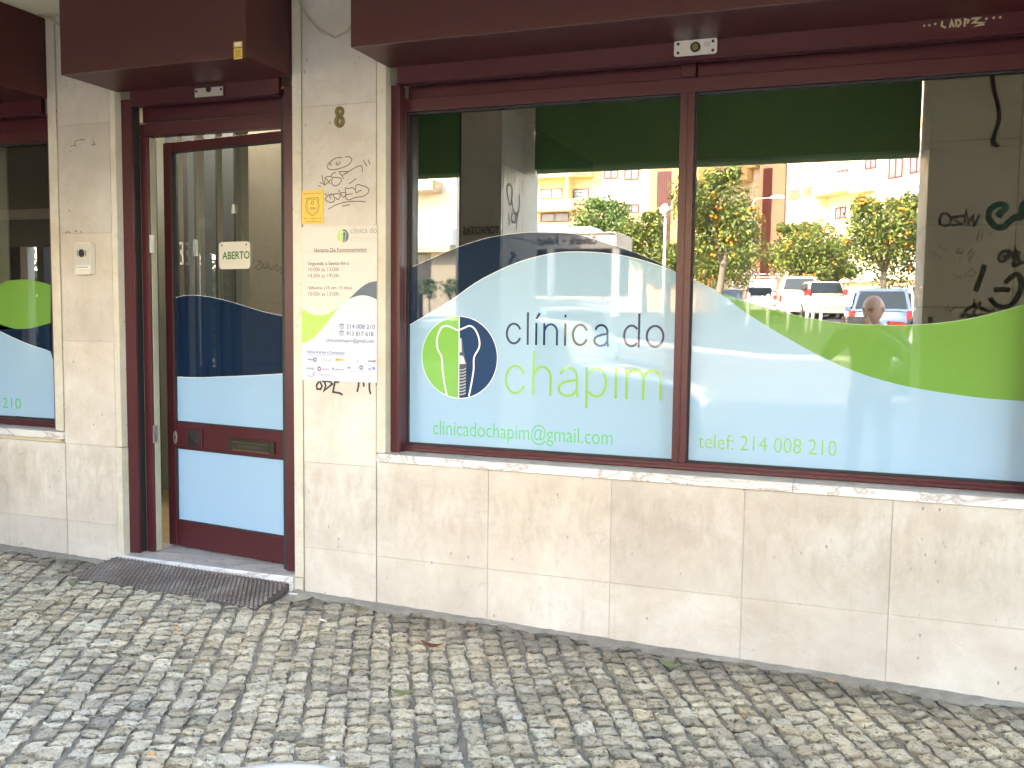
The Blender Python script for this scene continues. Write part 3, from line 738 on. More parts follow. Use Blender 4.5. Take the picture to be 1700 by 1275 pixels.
mb2.build('logo_implant', simple('slate_print', (.05, .07, .10), .3), win); mb.build('logo_implant', film('silver_print', (.62, .68, .74)), win)

# ================================================================== DOOR
frame_t = thing('door_frame', (-3.28, .12, .14), 'maroon metal door frame with shutter guides around the clinic entrance', 'door frame')
mb = MB()
mb.box(-3.852, -3.775, .045, .062, .145, 2.70); mb.box(-3.852, -3.846, .063, .15, .145, 2.70)
mb.box(-2.790, -2.708, .045, .062, .15, 2.70); mb.build('shutter_guide', M['maroon'], frame_t, bevel=.002)
mb = MB(); mb.box(-3.84, -3.785, .0625, .115, .145, 2.69); mb.box(-2.818, -2.785, .0625, .115, .15, 2.69); mb.build('guide_track', M['track'], frame_t)
mb = MB(); mb.box(-3.775, -3.722, .105, .17, .142, 2.505); mb.box(-2.812, -2.790, .105, .17, .15, 2.505)
mb.box(-3.775, -2.79, .105, .17, 2.507, 2.575); mb.box(-3.775, -2.79, .103, .108, 2.577, 2.583)
mb.box(-3.77, -2.795, .125, .17, 2.585, 2.70); mb.build('frame', M['maroon'], frame_t, bevel=.003)
mb = MB(); mb.box(-3.7215, -3.716, .12, .16, .145, 2.50); mb.box(-3.79, -3.784, .116, .12, .145, 2.69); mb.build('seal', simple('beige_seal', (.42, .38, .28), .7), frame_t)
mb = MB()
for z in (.78, 1.86): mb.box(-3.7155, -3.712, .10, .135, z, z+.1)
mb.build('strike_plate', M['steel'], frame_t, bevel=.001)
thr = thing('door_threshold', (-3.28, .1, .09), 'grey veined marble threshold slab under the clinic door', 'threshold')
mb = MB(); mb.box(-3.885, -2.712, -.012, .31, .02, .139); mb.build('marble_slab', M['marble'], thr, bevel=.004)
DA = radians(8); HX, HY = -2.815, .13
door = thing('clinic_door', (HX, HY, .148), 'maroon framed glass door ajar, navy and light blue film, dark letter slot', 'door')
def fd(s, z, n=0):       # s = distance from the hinge towards the free edge, n = outwards
    return (HX-s*cos(DA)-n*sin(DA), HY+s*sin(DA)-n*cos(DA), z)
fdr = lambda a, b, n=0: fd(-a, b, n)               # text direction
def dl(px, py, off=0):
    n = Vector((sin(DA), cos(DA))); d = ray(px, py); h = Vector((HX, HY))
    t = (h.dot(n)+D*n[1])/(d[0]*n[0]+d[1]*n[1]); X = d[0]*t; Y = d[1]*t-D
    return (-hypot(X-HX, Y-HY), H+d[2]*t)
def dbox(mb, s0, s1, z0, z1, n0, n1):
    mb.add([fd(s0,z0,n1), fd(s1,z0,n1), fd(s1,z0,n0), fd(s0,z0,n0), fd(s0,z1,n1), fd(s1,z1,n1), fd(s1,z1,n0), fd(s0,z1,n0)],
           [(0,1,2,3),(7,6,5,4),(4,5,1,0),(5,6,2,1),(6,7,3,2),(7,4,0,3)])
mb = MB()
dbox(mb, .883, .945, .150, 2.497, -.04, 0); dbox(mb, .0, .018, .150, 2.497, -.04, 0)
dbox(mb, .0185, .8825, 2.443, 2.496, -.04, -.001); dbox(mb, .0185, .8825, .151, .302, -.04, -.001); mb.build('leaf_frame', M['maroon'], door, bevel=.003)
mb = MB(); dbox(mb, .0185, .8825, .735, .886, -.04, -.001); dbox(mb, .0185, .8825, .750, .753, -.003, .0012); mb.build('middle_rail', M['maroon'], door, bevel=.002)
mb = MB()
for z0, z1 in ((.302, .307), (.729, .735), (.886, .892), (2.437, 2.443)): dbox(mb, .022, .879, z0, z1, -.03, -.004)
for s0 in (.0185, .8765):
    for z0, z1 in ((.302, .735), (.886, 2.443)): dbox(mb, s0, s0+.006, z0, z1, -.031, -.0035)
mb.build('glazing_gasket', M['track'], door)
for z0, z1 in ((.303, .734), (.887, 2.442)):
    mb = MB(); mb.add([fd(.02, z0, -.02), fd(.88, z0, -.02), fd(.88, z1, -.02), fd(.02, z1, -.02)], [(0, 3, 2, 1)]); mb.build('pane', M['glass'], door)
fdn = lambda a, b, n=0: fd(-a, b, n-.017)
NT = smoothpts([dl(*q) for q in ((284, 495), (300, 491), (320, 490), (345, 493), (372, 499), (400, 507), (440, 519), (478, 526.5))], 4)
NBt = smoothpts([dl(*q) for q in ((284, 626), (330, 627), (370, 625.5), (420, 623.5), (478, 620))], 4)
c_ = lambda L: [(min(max(a, -.876), -.0245), b) for a, b in L]
NT, NBt = c_(NT), c_(NBt)
mb = MB(); mb.flat(NBt+NT[::-1], fdn); mb.build('navy_film', M['film_navy'], door)
mb = MB(); mb.flat([(-.876, .893), (-.0245, .893)]+NBt[::-1], fdn); mb.build('light_blue_film', M['film_blue'], door)
mb = MB(); mb.flat([(-.876, .308), (-.0245, .308), (-.0245, .728), (-.876, .728)], fdn); mb.build('light_blue_film', M['film_blue'], door)
mb = MB(); ribbon(mb, NBt, .003, fdn, .0005); ribbon(mb, NT, .0018, fdn, .0005); mb.build('edge_line', M['film_white'], door)
# pull, lock, letter slot
mb = MB(); dbox(mb, .655, .778, .742, .858, .0, .012); pull = mb.build('door_pull', M['maroon'], door, bevel=.003)
mb = MB(); a0, a1, b0, b1 = .672, .765, .756, .846; c1, c2 = (a0+a1)/2, (b0+b1)/2
mb.add([fd(a0, b0, .0125), fd(a1, b0, .0125), fd(a1, b1, .0125), fd(a0, b1, .0125), fd(c1, c2, .004)], [(0,4,1),(1,4,2),(2,4,3),(3,4,0)])
mb.add([fd(a0, b0, .0128), fd(a1, b0, .0128), fd(a1, b1, .0128), fd(a0, b1, .0128), fd(c1, c2, .022)], [(1,4,0),(2,4,1),(3,4,2),(0,4,3)]); mb.build('pyramid_knob', M['black'], pull)
mb = MB(); mb.prism([(-s, z) for s, z in arc(.878, .795, .014, .038, 0, 350, 20)], lambda a, b, n=0: fd(-a, b, n), 0, .006); lk = mb.build('lock_escutcheon', M['steel'], door, bevel=.001)
mb = MB(); mb.prism([(-s, z) for s, z in arc(.876, .800, .006, .006, 0, 340, 10)]+[], lambda a, b, n=0: fd(-a, b, n), .0065, .008); dbox(mb, .873, .879, .782, .798, .0065, .0075); mb.build('keyhole', M['black'], lk)
mb = MB(); dbox(mb, .112, .455, .757, .825, .0, .010); ls = mb.build('letter_slot', simple('dark_bronze', (.05, .048, .036), .4, .6), door, bevel=.003)
mb = MB(); dbox(mb, .148, .420, .768, .812, .0105, .014); fl = mb.build('flap', simple('bronze_flap', (.06, .057, .043), .38, .6), ls, bevel=.002)
mb = MB(); dbox(mb, .15, .418, .806, .809, .0145, .018); dbox(mb, .15, .418, .758, .765, .0105, .011); mb.build('flap_edge', M['brass'], ls)
text('CORREIO', lambda a, b, n=0: fd(-a, b, n), -.37, -.20, .777, .793, simple('worn_bronze', (.13, .12, .10), .4, .5), ls, 'lettering', n=.0145)
# small lock keep seen on the leaf edge
mb = MB()
kx = dl(302, 420)[0]
for z0, z1, s0, s1 in ((1.80, 1.93, 0, .008), (1.80, 1.815, 0, .026), (1.915, 1.93, 0, .026), (1.855, 1.885, .0, .02)): dbox(mb, -kx-.012+s0, -kx-.012+s1, z0, z1, -.0, .004)
mb.build('latch_plate', M['cream'], door)
def Vd(px, py):                                   # pixel seen in the tilted door glass -> third pillar
    d = ray(px, py); n = Vector((-sin(DA), -cos(DA), 0)); h = Vector(fd(0, 0, -.02)); h.z = 0; C = Vector((0, -D, H))
    t = (h-C).dot(n)/d.dot(n); Q = C+d*t; r = d-n*2*d.dot(n); k = (-2.53-Q.y)/r.y; p_ = Q+r*k; return (-p_.x, p_.z)
zd = lambda x, y: (340+x/9.106, 360+y/9.107)
GD = lambda L: [zd(*q) for q in L]
strokes('graffiti', P3, M['ink'], fi, Vd, [GD([(725, 620), (735, 660), (715, 725)]), GD([(800, 670), (840, 670), (845, 700), (770, 760), (790, 795), (850, 780), (870, 720), (860, 690)]), GD([(900, 700), (880, 760), (930, 770), (950, 700), (945, 800)]), GD([(975, 720), (985, 780), (1030, 790), (1040, 730)]), GD([(1090, 720), (1060, 770), (1090, 820), (1120, 780), (1090, 720)]), GD([(1140, 740), (1170, 770), (1215, 750), (1140, 800), (1160, 860), (1200, 820)]),
  GD([(540, 970), (430, 890), (345, 870), (340, 900), (420, 920), (460, 925)]), GD([(380, 950), (400, 1020), (440, 1040), (450, 930), (490, 1040)]), GD([(280, 1040), (290, 1090), (400, 1090), (380, 1060), (290, 1030)]), GD([(420, 1080), (490, 1120), (480, 1200), (400, 1230), (350, 1170), (380, 1120)]), GD([(230, 1205), (380, 1225)])], .011)
# hanging open sign inside, on the glass
sgn = thing('open_sign', fd(.41, 1.77, .0), 'white plastic sign reading ABERTO hanging on the door glass', 'sign')
a0, b1 = dl(361, 402); a1, b0 = dl(413, 446)
pts = []; r_ = .02
for cx_, cz_, s_ in ((a1-r_, b1-r_, 0), (a0+r_, b1-r_, 90), (a0+r_, b0+r_, 180), (a1-r_, b0+r_, 270)): pts += arc(cx_, cz_, r_, r_, s_, s_+90, 5)
fdf = lambda a, b, n=0: fd(-a, b, n-.014)
mb = MB(); mb.prism(pts, fdf, 0, .004); mb.build('plate', M['cream'], sgn, bevel=.001)
text('ABERTO', fdf, a0+.026, a1-.002, dl(390, 430)[1], dl(390, 417)[1], M['sign_green'], sgn, 'lettering', n=.0045, bold=.02)
for q in (a0+.024, a1-.026): mb = MB(); mb.prism(arc(q, b1-.018, .005, .005, 0, 330, 10), fdf, .0045, .0055); mb.build('eyelet', M['black'], sgn)
hk = dl(385, 345)
mb = MB(); mb.tube([fdf(a0+.024, b1-.015, .003), fdf(hk[0], hk[1], .003)], .0008, 5); mb.tube([fdf(a1-.026, b1-.015, .003), fdf(hk[0], hk[1], .003)], .0008, 5); mb.build('string', M['ink_grey'], sgn)
mb = MB(); mb.prism([(hk[0]-.012, hk[1]-.03), (hk[0]+.014, hk[1]-.03), (hk[0]+.008, hk[1]+.02), (hk[0]-.006, hk[1]+.02)], fdf, 0, .008); mb.build('suction_hook', M['lightgrey'], sgn, bevel=.002)

# ================================================================== FACADE FITTINGS
fw0 = fr_wall(0.0)
# intercom
ic = thing('intercom', (-4.09, -.02, 1.73), 'silver door intercom with round speaker on the narrow stone pier', 'intercom')
def rr_pts(xa, xb, za, zb_, r): 
    o = []
    for cx_, cz_, s_ in ((xb-r, zb_-r, 0), (xa+r, zb_-r, 90), (xa+r, za+r, 180), (xb-r, za+r, 270)): o += arc(cx_, cz_, r, r, s_, s_+90, 5)
    return o
ia, ib = P(123, 402, -.035)[0], P(150, 402, -.035)[0]; iz0, iz1 = P(140, 456, -.035)[1], P(135, 402, -.035)[1]
mb = MB(); mb.prism(rr_pts(ia, ib, iz0, iz1, .015), fw0, .002, .035); mb.build('housing', M['cream'], ic, bevel=.002)
mb = MB(); mb.prism(rr_pts(ia+.007, ib-.003, iz0+.045, iz1-.008, .008), fw0, .0352, .037); mb.build('face_plate', M['lightgrey'], ic)
cxi = (ia+ib)/2-.004
mb = MB(); mb.prism(arc(cxi, iz1-.062, .019, .022, 0, 350, 20), fw0, .0375, .041); sp = mb.build('speaker', M['black'], ic)
mb = MB(); ribbon(mb, arc(cxi, iz1-.062, .031, .026, -40, 40, 8), .004, fw0, .0378); mb.build('speaker_slot', M['black'], ic); mb = MB(); ribbon(mb, arc(cxi, iz1-.062, .031, .026, 140, 220, 8), .004, fw0, .0378); mb.build('speaker_slot', M['black'], ic)
mb = MB(); mb.prism([(ia+.008, iz0+.032), (ib-.004, iz0+.032), (ib-.004, iz0+.052), (ia+.008, iz0+.052)], fw0, .0374, .039); nm = mb.build('name_plate', M['white'], ic)
mb = MB(); ribbon(mb, [(ia+.016, iz0+.036), (ia+.016, iz0+.048)], .006, fw0, .0394); ribbon(mb, [(ia+.03, iz0+.042), (ib-.015, iz0+.042)], .005, fw0, .0394); mb.build('print', M['print_grey'], nm)
# house number 8
hn = thing('house_number', (-2.428, -.01, 2.5), 'old brass house number 8 on the stone pier', 'house number')
mb = MB()
def ring(mb, cx, cz, rx, rz, wx, wz, n0, n1, k=28):
    vs = []; fs = []
    for i in range(k):
        a = 2*pi*i/k; c_, s_ = cos(a), sin(a)
        for (ax_, az_, nn) in ((rx+wx, rz+wz, n0), (rx+wx*.9, rz+wz*.9, n1), (rx, rz, n1+.003), (rx-wx*.9, rz-wz*.9, n1), (rx-wx, rz-wz, n0)):
            vs.append(fw0(cx+ax_*c_, cz+az_*s_, nn))
    for i in range(k):
        for j in range(4): fs.append((i*5+j, ((i+1) % k)*5+j, ((i+1) % k)*5+j+1, i*5+j+1))
    mb.add(vs, fs)
ring(mb, -2.429, 2.537, .0165, .0185, .0095, .0085, .001, .008); ring(mb, -2.429, 2.489, .0185, .0215, .0105, .009, .0015, .009)
mb.build('digit', M['brass'], hn, smooth=True)
# yellow alarm sticker
yx0, yx1, yz0, yz1 = -2.648, -2.524, 1.985, 2.155
ys = thing('alarm_sticker', (-2.585, -.004, 1.985), 'yellow alarm notice with a printed shield above the opening hours poster', 'sticker')
mb = MB(); mb.prism([(yx0, yz0), (yx1, yz0), (yx1, yz1), (yx0, yz1)], fw0, .002, .006); mb.build('sheet', M['yellow'], ys)
text('Equipado com Alarme', fw0, yx0+.008, yx1-.008, yz1-.022, yz1-.012, M['print_brown'], ys, n=.0065)
text('Sob a vigilância da', fw0, yx0+.014, yx1-.01, yz0+.022, yz0+.033, M['print_brown'], ys, n=.0065)
text('Guarda Nocturno', fw0, yx0+.018, yx1-.014, yz0+.009, yz0+.018, M['print_brown'], ys, n=.0065)
mb = MB(); cy = (yx0+yx1)/2; sh = [(0, -.052), (.03, -.035), (.04, 0), (.033, .022), (.037, .035), (.028, .04), (.012, .036), (0, .04), (-.012, .036), (-.028, .04), (-.037, .035), (-.033, .022), (-.04, 0), (-.03, -.035), (0, -.052)]
ribbon(mb, [(cy+a, 2.078+b) for a, b in sh], .003, fw0, .0065); ribbon(mb, [(cy+a*.8, 2.078+b*.8) for a, b in sh], .0015, fw0, .0065)
ribbon(mb, arc(cy, 2.092, .008, .008, 0, 350, 12), .003, fw0, .0065); mb.build('shield_print', M['print_brown'], ys)
text('GN', fw0, cy-.016, cy+.016, 2.058, 2.070, M['print_brown'], ys, n=.0065, bold=.02)
# small yellow caution sticker on the door shutter box
cs = thing('caution_sticker', (-2.95, -.375, 2.8), 'small yellow caution sticker on the maroon shutter box above the door', 'sticker')
fb = fr_wall(-.372)
ca, cb = P(388, 85, -.374)[0], P(402, 85, -.374)[0]; cz0, cz1 = P(395, 98, -.374)[1], P(395, 69, -.374)[1]
mb = MB(); mb.prism([(ca, cz0), (cb, cz0), (cb, cz1), (ca, cz1)], fb, .001, .002); mb.build('sheet', M['yellow'], cs)
mb = MB(); hz = cz1-cz0; mb.flat([(ca, cz0+hz*.62), (cb, cz0+hz*.62), (cb, cz0+hz*.68), (ca, cz0+hz*.68)], fb, .0025)
for k in range(6): mb.flat([(ca+.006, cz0+hz*(.1+.08*k)), (cb-.006, cz0+hz*(.1+.08*k)), (cb-.008, cz0+hz*(.13+.08*k)), (ca+.008, cz0+hz*(.13+.08*k))], fb, .0025)
mb.build('print', M['print_brown'], cs)
mb = MB(); mb.flat([(ca+.008, cz0+hz*.74), (cb-.008, cz0+hz*.74), (cb-.008, cz0+hz*.93), (ca+.008, cz0+hz*.93)], fb, .0025); mb.build('pictogram', M['white'], cs)

# opening hours poster
pt = thing('opening_hours_poster', (-2.433, -.006, 1.186), 'white opening hours poster with green and grey waves on the stone pier', 'poster')
PX0, PX1, PZ0, PZ1 = -2.650, -2.214, 1.187, 1.970
mb = MB(); mb.prism([(PX0, PZ0), (PX1, PZ0), (PX1, PZ1), (PX0, PZ1)], fw0, .006, .011); mb.build('sheet', M['poster'], pt)
NP = .0115
def pz(L, f): return [P(f(*q)[0], f(*q)[1], -NP) for q in L]
z3 = lambda x, y: (500+x/7.97, 370+y/7.97)
z4 = lambda x, y: (495+x/9.11, 520+y/9.11)
gt = smoothpts(pz([(33, 1145), (120, 1200), (230, 1220), (350, 1205), (440, 1150), (520, 1098)], z3), 4)
gb_ = smoothpts(pz([(92, 455), (150, 430), (250, 360), (400, 200), (550, 0)], z4), 3)+[P(565.2, 507.8, -NP)]
wt = [P(565.2, 507.8, -NP)]+smoothpts(pz([(615, 1030), (700, 985), (800, 963), (900, 975), (1005, 1020)], z3), 4)
dt = smoothpts(pz([(615, 1030), (700, 940), (800, 850), (900, 790), (1005, 770)], z3), 4)
cp = lambda L: [(min(max(a, PX0+.0005), PX1-.0005), b) for a, b in L]
gt, gb_, wt, dt = cp(gt), cp(gb_), cp(wt), cp(dt)
gt[0] = (PX0+.0005, gt[0][1]); gb_[0] = (PX0+.0005, gb_[0][1]); wt[-1] = (PX1-.0005, wt[-1][1]); dt[-1] = (PX1-.0005, dt[-1][1])
mb = MB(); mb.flat([(PX0+.0005, PZ0+.0005), (PX1-.0005, PZ0+.0005)]+wt[::-1]+gb_[::-1][1:], fw0, NP); mb.build('pale_wave', M['poster_w'], pt)
mb = MB(); mb.flat(gb_+gt[::-1][1:], fw0, NP+.0002); mb.build('green_wave', M['poster_g'], pt)
mb = MB(); mb.flat(wt[1:]+dt[::-1][:-1], fw0, NP+.0002); mb.build('grey_wave', M['poster_d'], pt)
mb = MB(); ribbon(mb, wt[1:], .0025, fw0, NP+.0004); mb.build('white_edge', M['white'], pt); mb = MB(); ribbon(mb, gb_, .0025, fw0, NP+.0004); mb.build('white_edge', M['white'], pt)
def ptext(s, f, xa, ya, xb, yb, mat, bold=0, **k):
    a = P(*f(xa, (ya+yb)/2), -NP)[0]; b = P(*f(xb, (ya+yb)/2), -NP)[0]; z1 = P(*f((xa+xb)/2, ya), -NP)[1]; z0 = P(*f((xa+xb)/2, yb), -NP)[1]
    text(s, fw0, a, b, z0, z1, mat, pt, 'lettering', n=NP+.0008, bold=bold)
ptext('clínica do', z3, 655, 58, 1000, 138, M['print_grey'], -.01); ptext('chapim', z3, 658, 160, 1000, 275, simple('khaki_print', (.55, .52, .36), .6), -.02)
ptext('Horário De Funcionamento:', z3, 172, 330, 872, 382, M['print_brown']); ptext('Segunda a Sexta-feira', z3, 93, 512, 635, 572, M['print_brown'])
ptext('10:00h às 13:00h', z3, 97, 590, 503, 642, M['print_grey']); ptext('14:30h às 19:00h', z3, 97, 672, 503, 724, M['print_grey'])
ptext('Sábados (15 em 15 dias)', z3, 95, 838, 672, 890, M['print_brown']); ptext('10:00h às 13:00h', z3, 97, 912, 503, 965, M['print_grey'])
ptext('214 008 210', z4, 730, 170, 1163, 235, M['print_blue']); ptext('913 817 618', z4, 730, 278, 1138, 343, M['print_blue'])
ptext('clinicadochapim@gmail.com', z4, 425, 385, 1150, 455, M['print_blue']); ptext('Vários Acordos e Convenções', z4, 135, 570, 702, 622, M['print_blue'])
mb = MB()
for xa, xb, y in ((172, 872, 386),): ribbon(mb, [P(*z3(xa, y), -NP), P(*z3(xb, y), -NP)], .0015, fw0, NP+.001)
mb.build('underline', M['print_brown'], pt); mb = MB(); ribbon(mb, [P(*z4(135, 632), -NP), P(*z4(702, 632), -NP)], .0012, fw0, NP+.001); mb.build('underline', M['print_blue'], pt); mb = MB()
for yy in (195, 300):                                            # little telephones
    c = P(*z4(660, yy), -NP); ribbon(mb, arc(c[0], c[1]+.001, .012, .009, 20, 160, 8), .005, fw0, NP+.001); ribbon(mb, arc(c[0], c[1]-.006, .010, .006, 0, 350, 12), .0025, fw0, NP+.001)
mb.build('phone_symbol', M['print_blue'], pt)
# partner marks at the foot
def mark(kind, x, y, mat, **k):
    c = P(*z4(x, y), -NP); mb = MB()
    if kind == 'ring': ribbon(mb, arc(c[0], c[1], .008, .009, 0, 352, 14), .005, fw0, NP+.001)
    if kind == 'dot': mb.flat(arc(c[0], c[1], .007, .008, 0, 340, 14), fw0, NP+.001)
    if kind == 'cross': ribbon(mb, [(c[0]-.007, c[1]), (c[0]+.007, c[1])], .0035, fw0, NP+.001); ribbon(mb, [(c[0], c[1]-.007), (c[0], c[1]+.007)], .0035, fw0, NP+.0012)
    if kind == 'tree': mb.flat(arc(c[0], c[1], .008, .006, 0, 180, 10), fw0, NP+.001); ribbon(mb, [(c[0], c[1]-.007), (c[0], c[1])], .002, fw0, NP+.0012)
    if kind == 'smile': ribbon(mb, arc(c[0], c[1], .016, .010, 190, 350, 10), .002, fw0, NP+.001); ribbon(mb, arc(c[0]+.018, c[1]+.006, .007, .007, 0, 350, 10), .002, fw0, NP+.001)
    if kind == 'box': mb.flat([(c[0]-.022, c[1]-.006), (c[0]+.024, c[1]-.006), (c[0]+.024, c[1]+.006), (c[0]-.022, c[1]+.006)], fw0, NP+.0006)
    if kind == 'vee': ribbon(mb, [(c[0]-.005, c[1]+.006), (c[0], c[1]-.006), (c[0]+.005, c[1]+.006)], .003, fw0, NP+.001)
    if kind == 'arrow': ribbon(mb, [(c[0]-.006, c[1]+.008), (c[0]+.004, c[1]), (c[0]-.006, c[1]-.008)], .0015, fw0, NP+.001)
    mb.build('partner_mark', mat, pt)
ptext('Allianz', z4, 145, 688, 228, 712, M['print_blue'], .02); mark('ring', 257, 702, M['print_blue']); mark('arrow', 900, 722, M['print_blue'])
mark('box', 622, 704, M['yellow']); ptext('CARTA', z4, 570, 695, 634, 714, M['print_brown'], .02); mark('vee', 1160, 722, M['print_red']); ptext('FAM', z4, 1063, 712, 1140, 738, M['print_blue'], .03)
mark('cross', 145, 832, simple('teal_print', (.1, .45, .38), .6)); ptext('Multi', z4, 172, 820, 243, 856, M['print_blue']); mark('ring', 320, 840, simple('wine_print', (.25, .02, .05), .6)); ptext('MEDICARE', z4, 360, 838, 465, 860, M['print_red'])
mark('vee', 530, 840, M['print_blue']); ptext('gqgarantia', z4, 557, 836, 702, 868, M['print_blue']); mark('tree', 768, 832, M['print_blue']); ptext('saude prime', z4, 738, 876, 872, 890, M['print_grey'])
mark('ring', 955, 822, M['print_brown']); ptext('são lucas', z4, 905, 880, 1008, 892, M['print_grey']); mark('dot', 1145, 833, simple('sky_print', (.08, .25, .6), .6)); ptext('saf', z4, 1062, 818, 1110, 858, M['print_blue'])
ptext('Advancecare', z4, 375, 697, 508, 716, M['print_grey']); mark('smile', 195, 930, M['print_red']); ptext('Aguicare', z4, 315, 920, 480, 950, M['print_grey'])
# little logo
lc = P(*z3(555, 172), -NP); mb = MB(); mb.flat(arc(lc[0]-.001, lc[1], .031, .033, 90, 270, 20), fw0, NP+.0007); mb.build('logo_half', M['poster_g'], pt)
mb = MB(); mb.flat(arc(lc[0]+.001, lc[1], .031, .033, -90, 90, 20), fw0, NP+.0007); mb.build('logo_half', M['poster_d'], pt)
mb = MB(); ribbon(mb, [(lc[0]+a, lc[1]+b) for a, b in ((-.010, -.031), (-.014, -.005), (-.018, .012), (-.010, .022), (0, .018), (.010, .022), (.018, .012), (.014, -.005), (.010, -.031))], .002, fw0, NP+.0012); mb.build('logo_tooth', M['white'], pt)

# graffiti on the facade: written on the stone
gp = wall
z56 = lambda x, y: P(500+x/9.807, 250+y/9.807, 0)
strokes('graffiti', gp, M['print_brown'], fw0, z56, [
  [(670, 115), (580, 120), (480, 180), (430, 260), (470, 310), (600, 300), (760, 240), (830, 150), (780, 100), (720, 105)],
  [(485, 195), (470, 230), (500, 240)], [(590, 185), (570, 225), (610, 230), (640, 180)],
  [(340, 400), (355, 470), (380, 560), (490, 470)], [(480, 420), (400, 440), (380, 570)], [(400, 440), (480, 550)],
  [(575, 360), (520, 370), (490, 430), (600, 440), (660, 470), (620, 550), (540, 575), (500, 520), (510, 450)],
  [(620, 345), (700, 465)], [(610, 345), (770, 345), (680, 400), (960, 245), (1000, 350)],
  [(1015, 155), (1075, 260)], [(1090, 145), (1125, 225)], [(1050, 305), (1185, 325)], [(1130, 255), (1085, 380)],
  [(780, 545), (900, 455)], [(300, 515), (350, 545)], [(280, 575), (325, 580)],
  [(385, 700), (430, 740), (395, 790), (440, 835), (520, 840), (550, 790), (530, 720), (600, 700), (640, 740), (600, 800), (560, 760)],
  [(440, 700), (490, 790)], [(500, 700), (470, 730), (540, 700)], [(610, 640), (690, 760), (730, 690), (640, 690)],
  [(730, 690), (720, 610), (780, 620), (830, 600), (880, 640)], [(740, 720), (840, 700)],
  [(985, 660), (960, 650), (895, 685), (900, 560), (1010, 575), (1100, 620), (1090, 690), (1010, 745), (880, 765), (780, 805), (730, 770), (740, 710)],
  [(445, 955), (560, 890), (720, 840), (900, 825), (1050, 835)], [(670, 905), (800, 880)]], .0048, True)
z44 = lambda x, y: P(495+x/9.11, 520+y/9.11, 0)
strokes('graffiti', gp, M['ink'], fw0, z44, [[(320, 1030), (280, 1090), (290, 1145), (340, 1150), (365, 1100), (330, 1030)], [(400, 1030), (420, 1100), (395, 1170), (520, 1070), (480, 1030), (360, 1025)], [(620, 1045), (560, 1035), (530, 1190), (640, 1210), (675, 1240)],
   [(920, 1040), (915, 1100), (895, 1190)], [(990, 1045), (998, 1110)], [(1080, 1050), (1080, 1150), (1100, 1225)], [(1190, 1050), (1150, 1110), (1060, 1110)]], .0105, False)
zpl = lambda x, y: P(x*.17647, 180+y*.17647, 0)
strokes('graffiti', gp, M['ink'], fw0, zpl, [[(665, 355), (690, 350)], [(735, 300), (710, 310), (700, 350), (720, 355)], [(745, 297), (800, 293)], [(870, 295), (890, 330), (860, 345), (905, 340)], [(615, 1175), (640, 1158), (660, 1170)], [(705, 1160), (720, 1150), (725, 1165)], [(755, 1155), (770, 1170)], [(650, 955), (662, 968)], [(660, 400), (668, 402)]], .004, False)
# cable loops under the ceiling
def Py(px, py, y): a, b = P(px, py, y); return (a, y, b)
mb = MB(); mb.tube([Py(485+x/2.43-485+0, y/2.43, -.012) for x, y in ((1192, -30), (1205, 10), (1240, 70), (1290, 125), (1350, 150), (1400, 125), (1440, 60))], .0045, 6)
tag(mb.build('cable', M['wire']), 'thin grey cable drooping over the stone beside the long shutter box', 'cable')
mb = MB(); mb.tube([Py(x/2.55, y/2.55, -.05) for x, y in ((130, 45), (165, 62), (200, 78), (235, 95), (265, 118), (300, 130))], .006, 6); mb.tube([Py(x/2.55, y/2.55, -.045) for x, y in ((175, 60), (215, 62), (265, 66))], .004, 6)
tag(mb.build('cable', M['wire']), 'pale double cable running between the left shutter boxes under the ceiling', 'cable')

# ramp mat at the door
def make_mat():
    m, t, p = newmat('ribbed_rubber'); v = coords(t)
    c = ramp(t, noise(t, v, 5, 5, .6), [(.3, (.11, .08, .065)), (.5, (.175, .13, .11)), (.75, (.28, .255, .23))])
    c = mixc(t, ramp(t, noise(t, v, 90, 2), [(.66, (0,)*3), (.7, (1,)*3)]), c, (.34, .32, .29))
    t.links.new(c, p.inputs['Base Color']); p.inputs['Roughness'].default_value = .55; return m
mt = thing('entrance_mat', (-3.32, -.15, .08), 'brown diamond-grid rubber ramp mat in front of the clinic door', 'mat')
mb = MB(); corners = [(-3.90, -.013, .130), (-2.735, -.013, .108), (-2.722, -.32, .063), (-3.965, -.30, .084)]
def matp(u, v_, dz=0):
    a = Vector(corners[0])*(1-u)+Vector(corners[1])*u; b = Vector(corners[3])*(1-u)+Vector(corners[2])*u; q = a*(1-v_)+b*v_
    q.z += .006*sin(u*9)*v_+.004*sin(u*23+2)*v_+dz; return q
nu, nv = 60, 16; vs = [matp(i/nu, j/nv, -.008) for j in range(nv+1) for i in range(nu+1)]
fs = [(j*(nu+1)+i, (j+1)*(nu+1)+i, (j+1)*(nu+1)+i+1, j*(nu+1)+i+1) for j in range(nv) for i in range(nu)]
mb.add(vs, fs)
for k in range(nu): 
    a, b = vs[nv*(nu+1)+k], vs[nv*(nu+1)+k+1]; mb.add([a, b, (b.x, b.y, b.z-.03), (a.x, a.y, a.z-.03)], [(0, 3, 2, 1)])
for e in (0, nu):
    L = [vs[j*(nu+1)+e] for j in range(nv+1)]
    for a, b in zip(L, L[1:]): mb.add([a, b, (b.x, b.y, b.z-.035), (a.x, a.y, a.z-.035)], [(0, 1, 2, 3) if e == 0 else (0, 3, 2, 1)])
M['rubber'] = make_mat(); M['rubber_d'] = simple('mat_grooves', (.095, .078, .068), .8)
mb.build('base', M['rubber_d'], mt)
mb = MB(); nx = 46; ny = 14
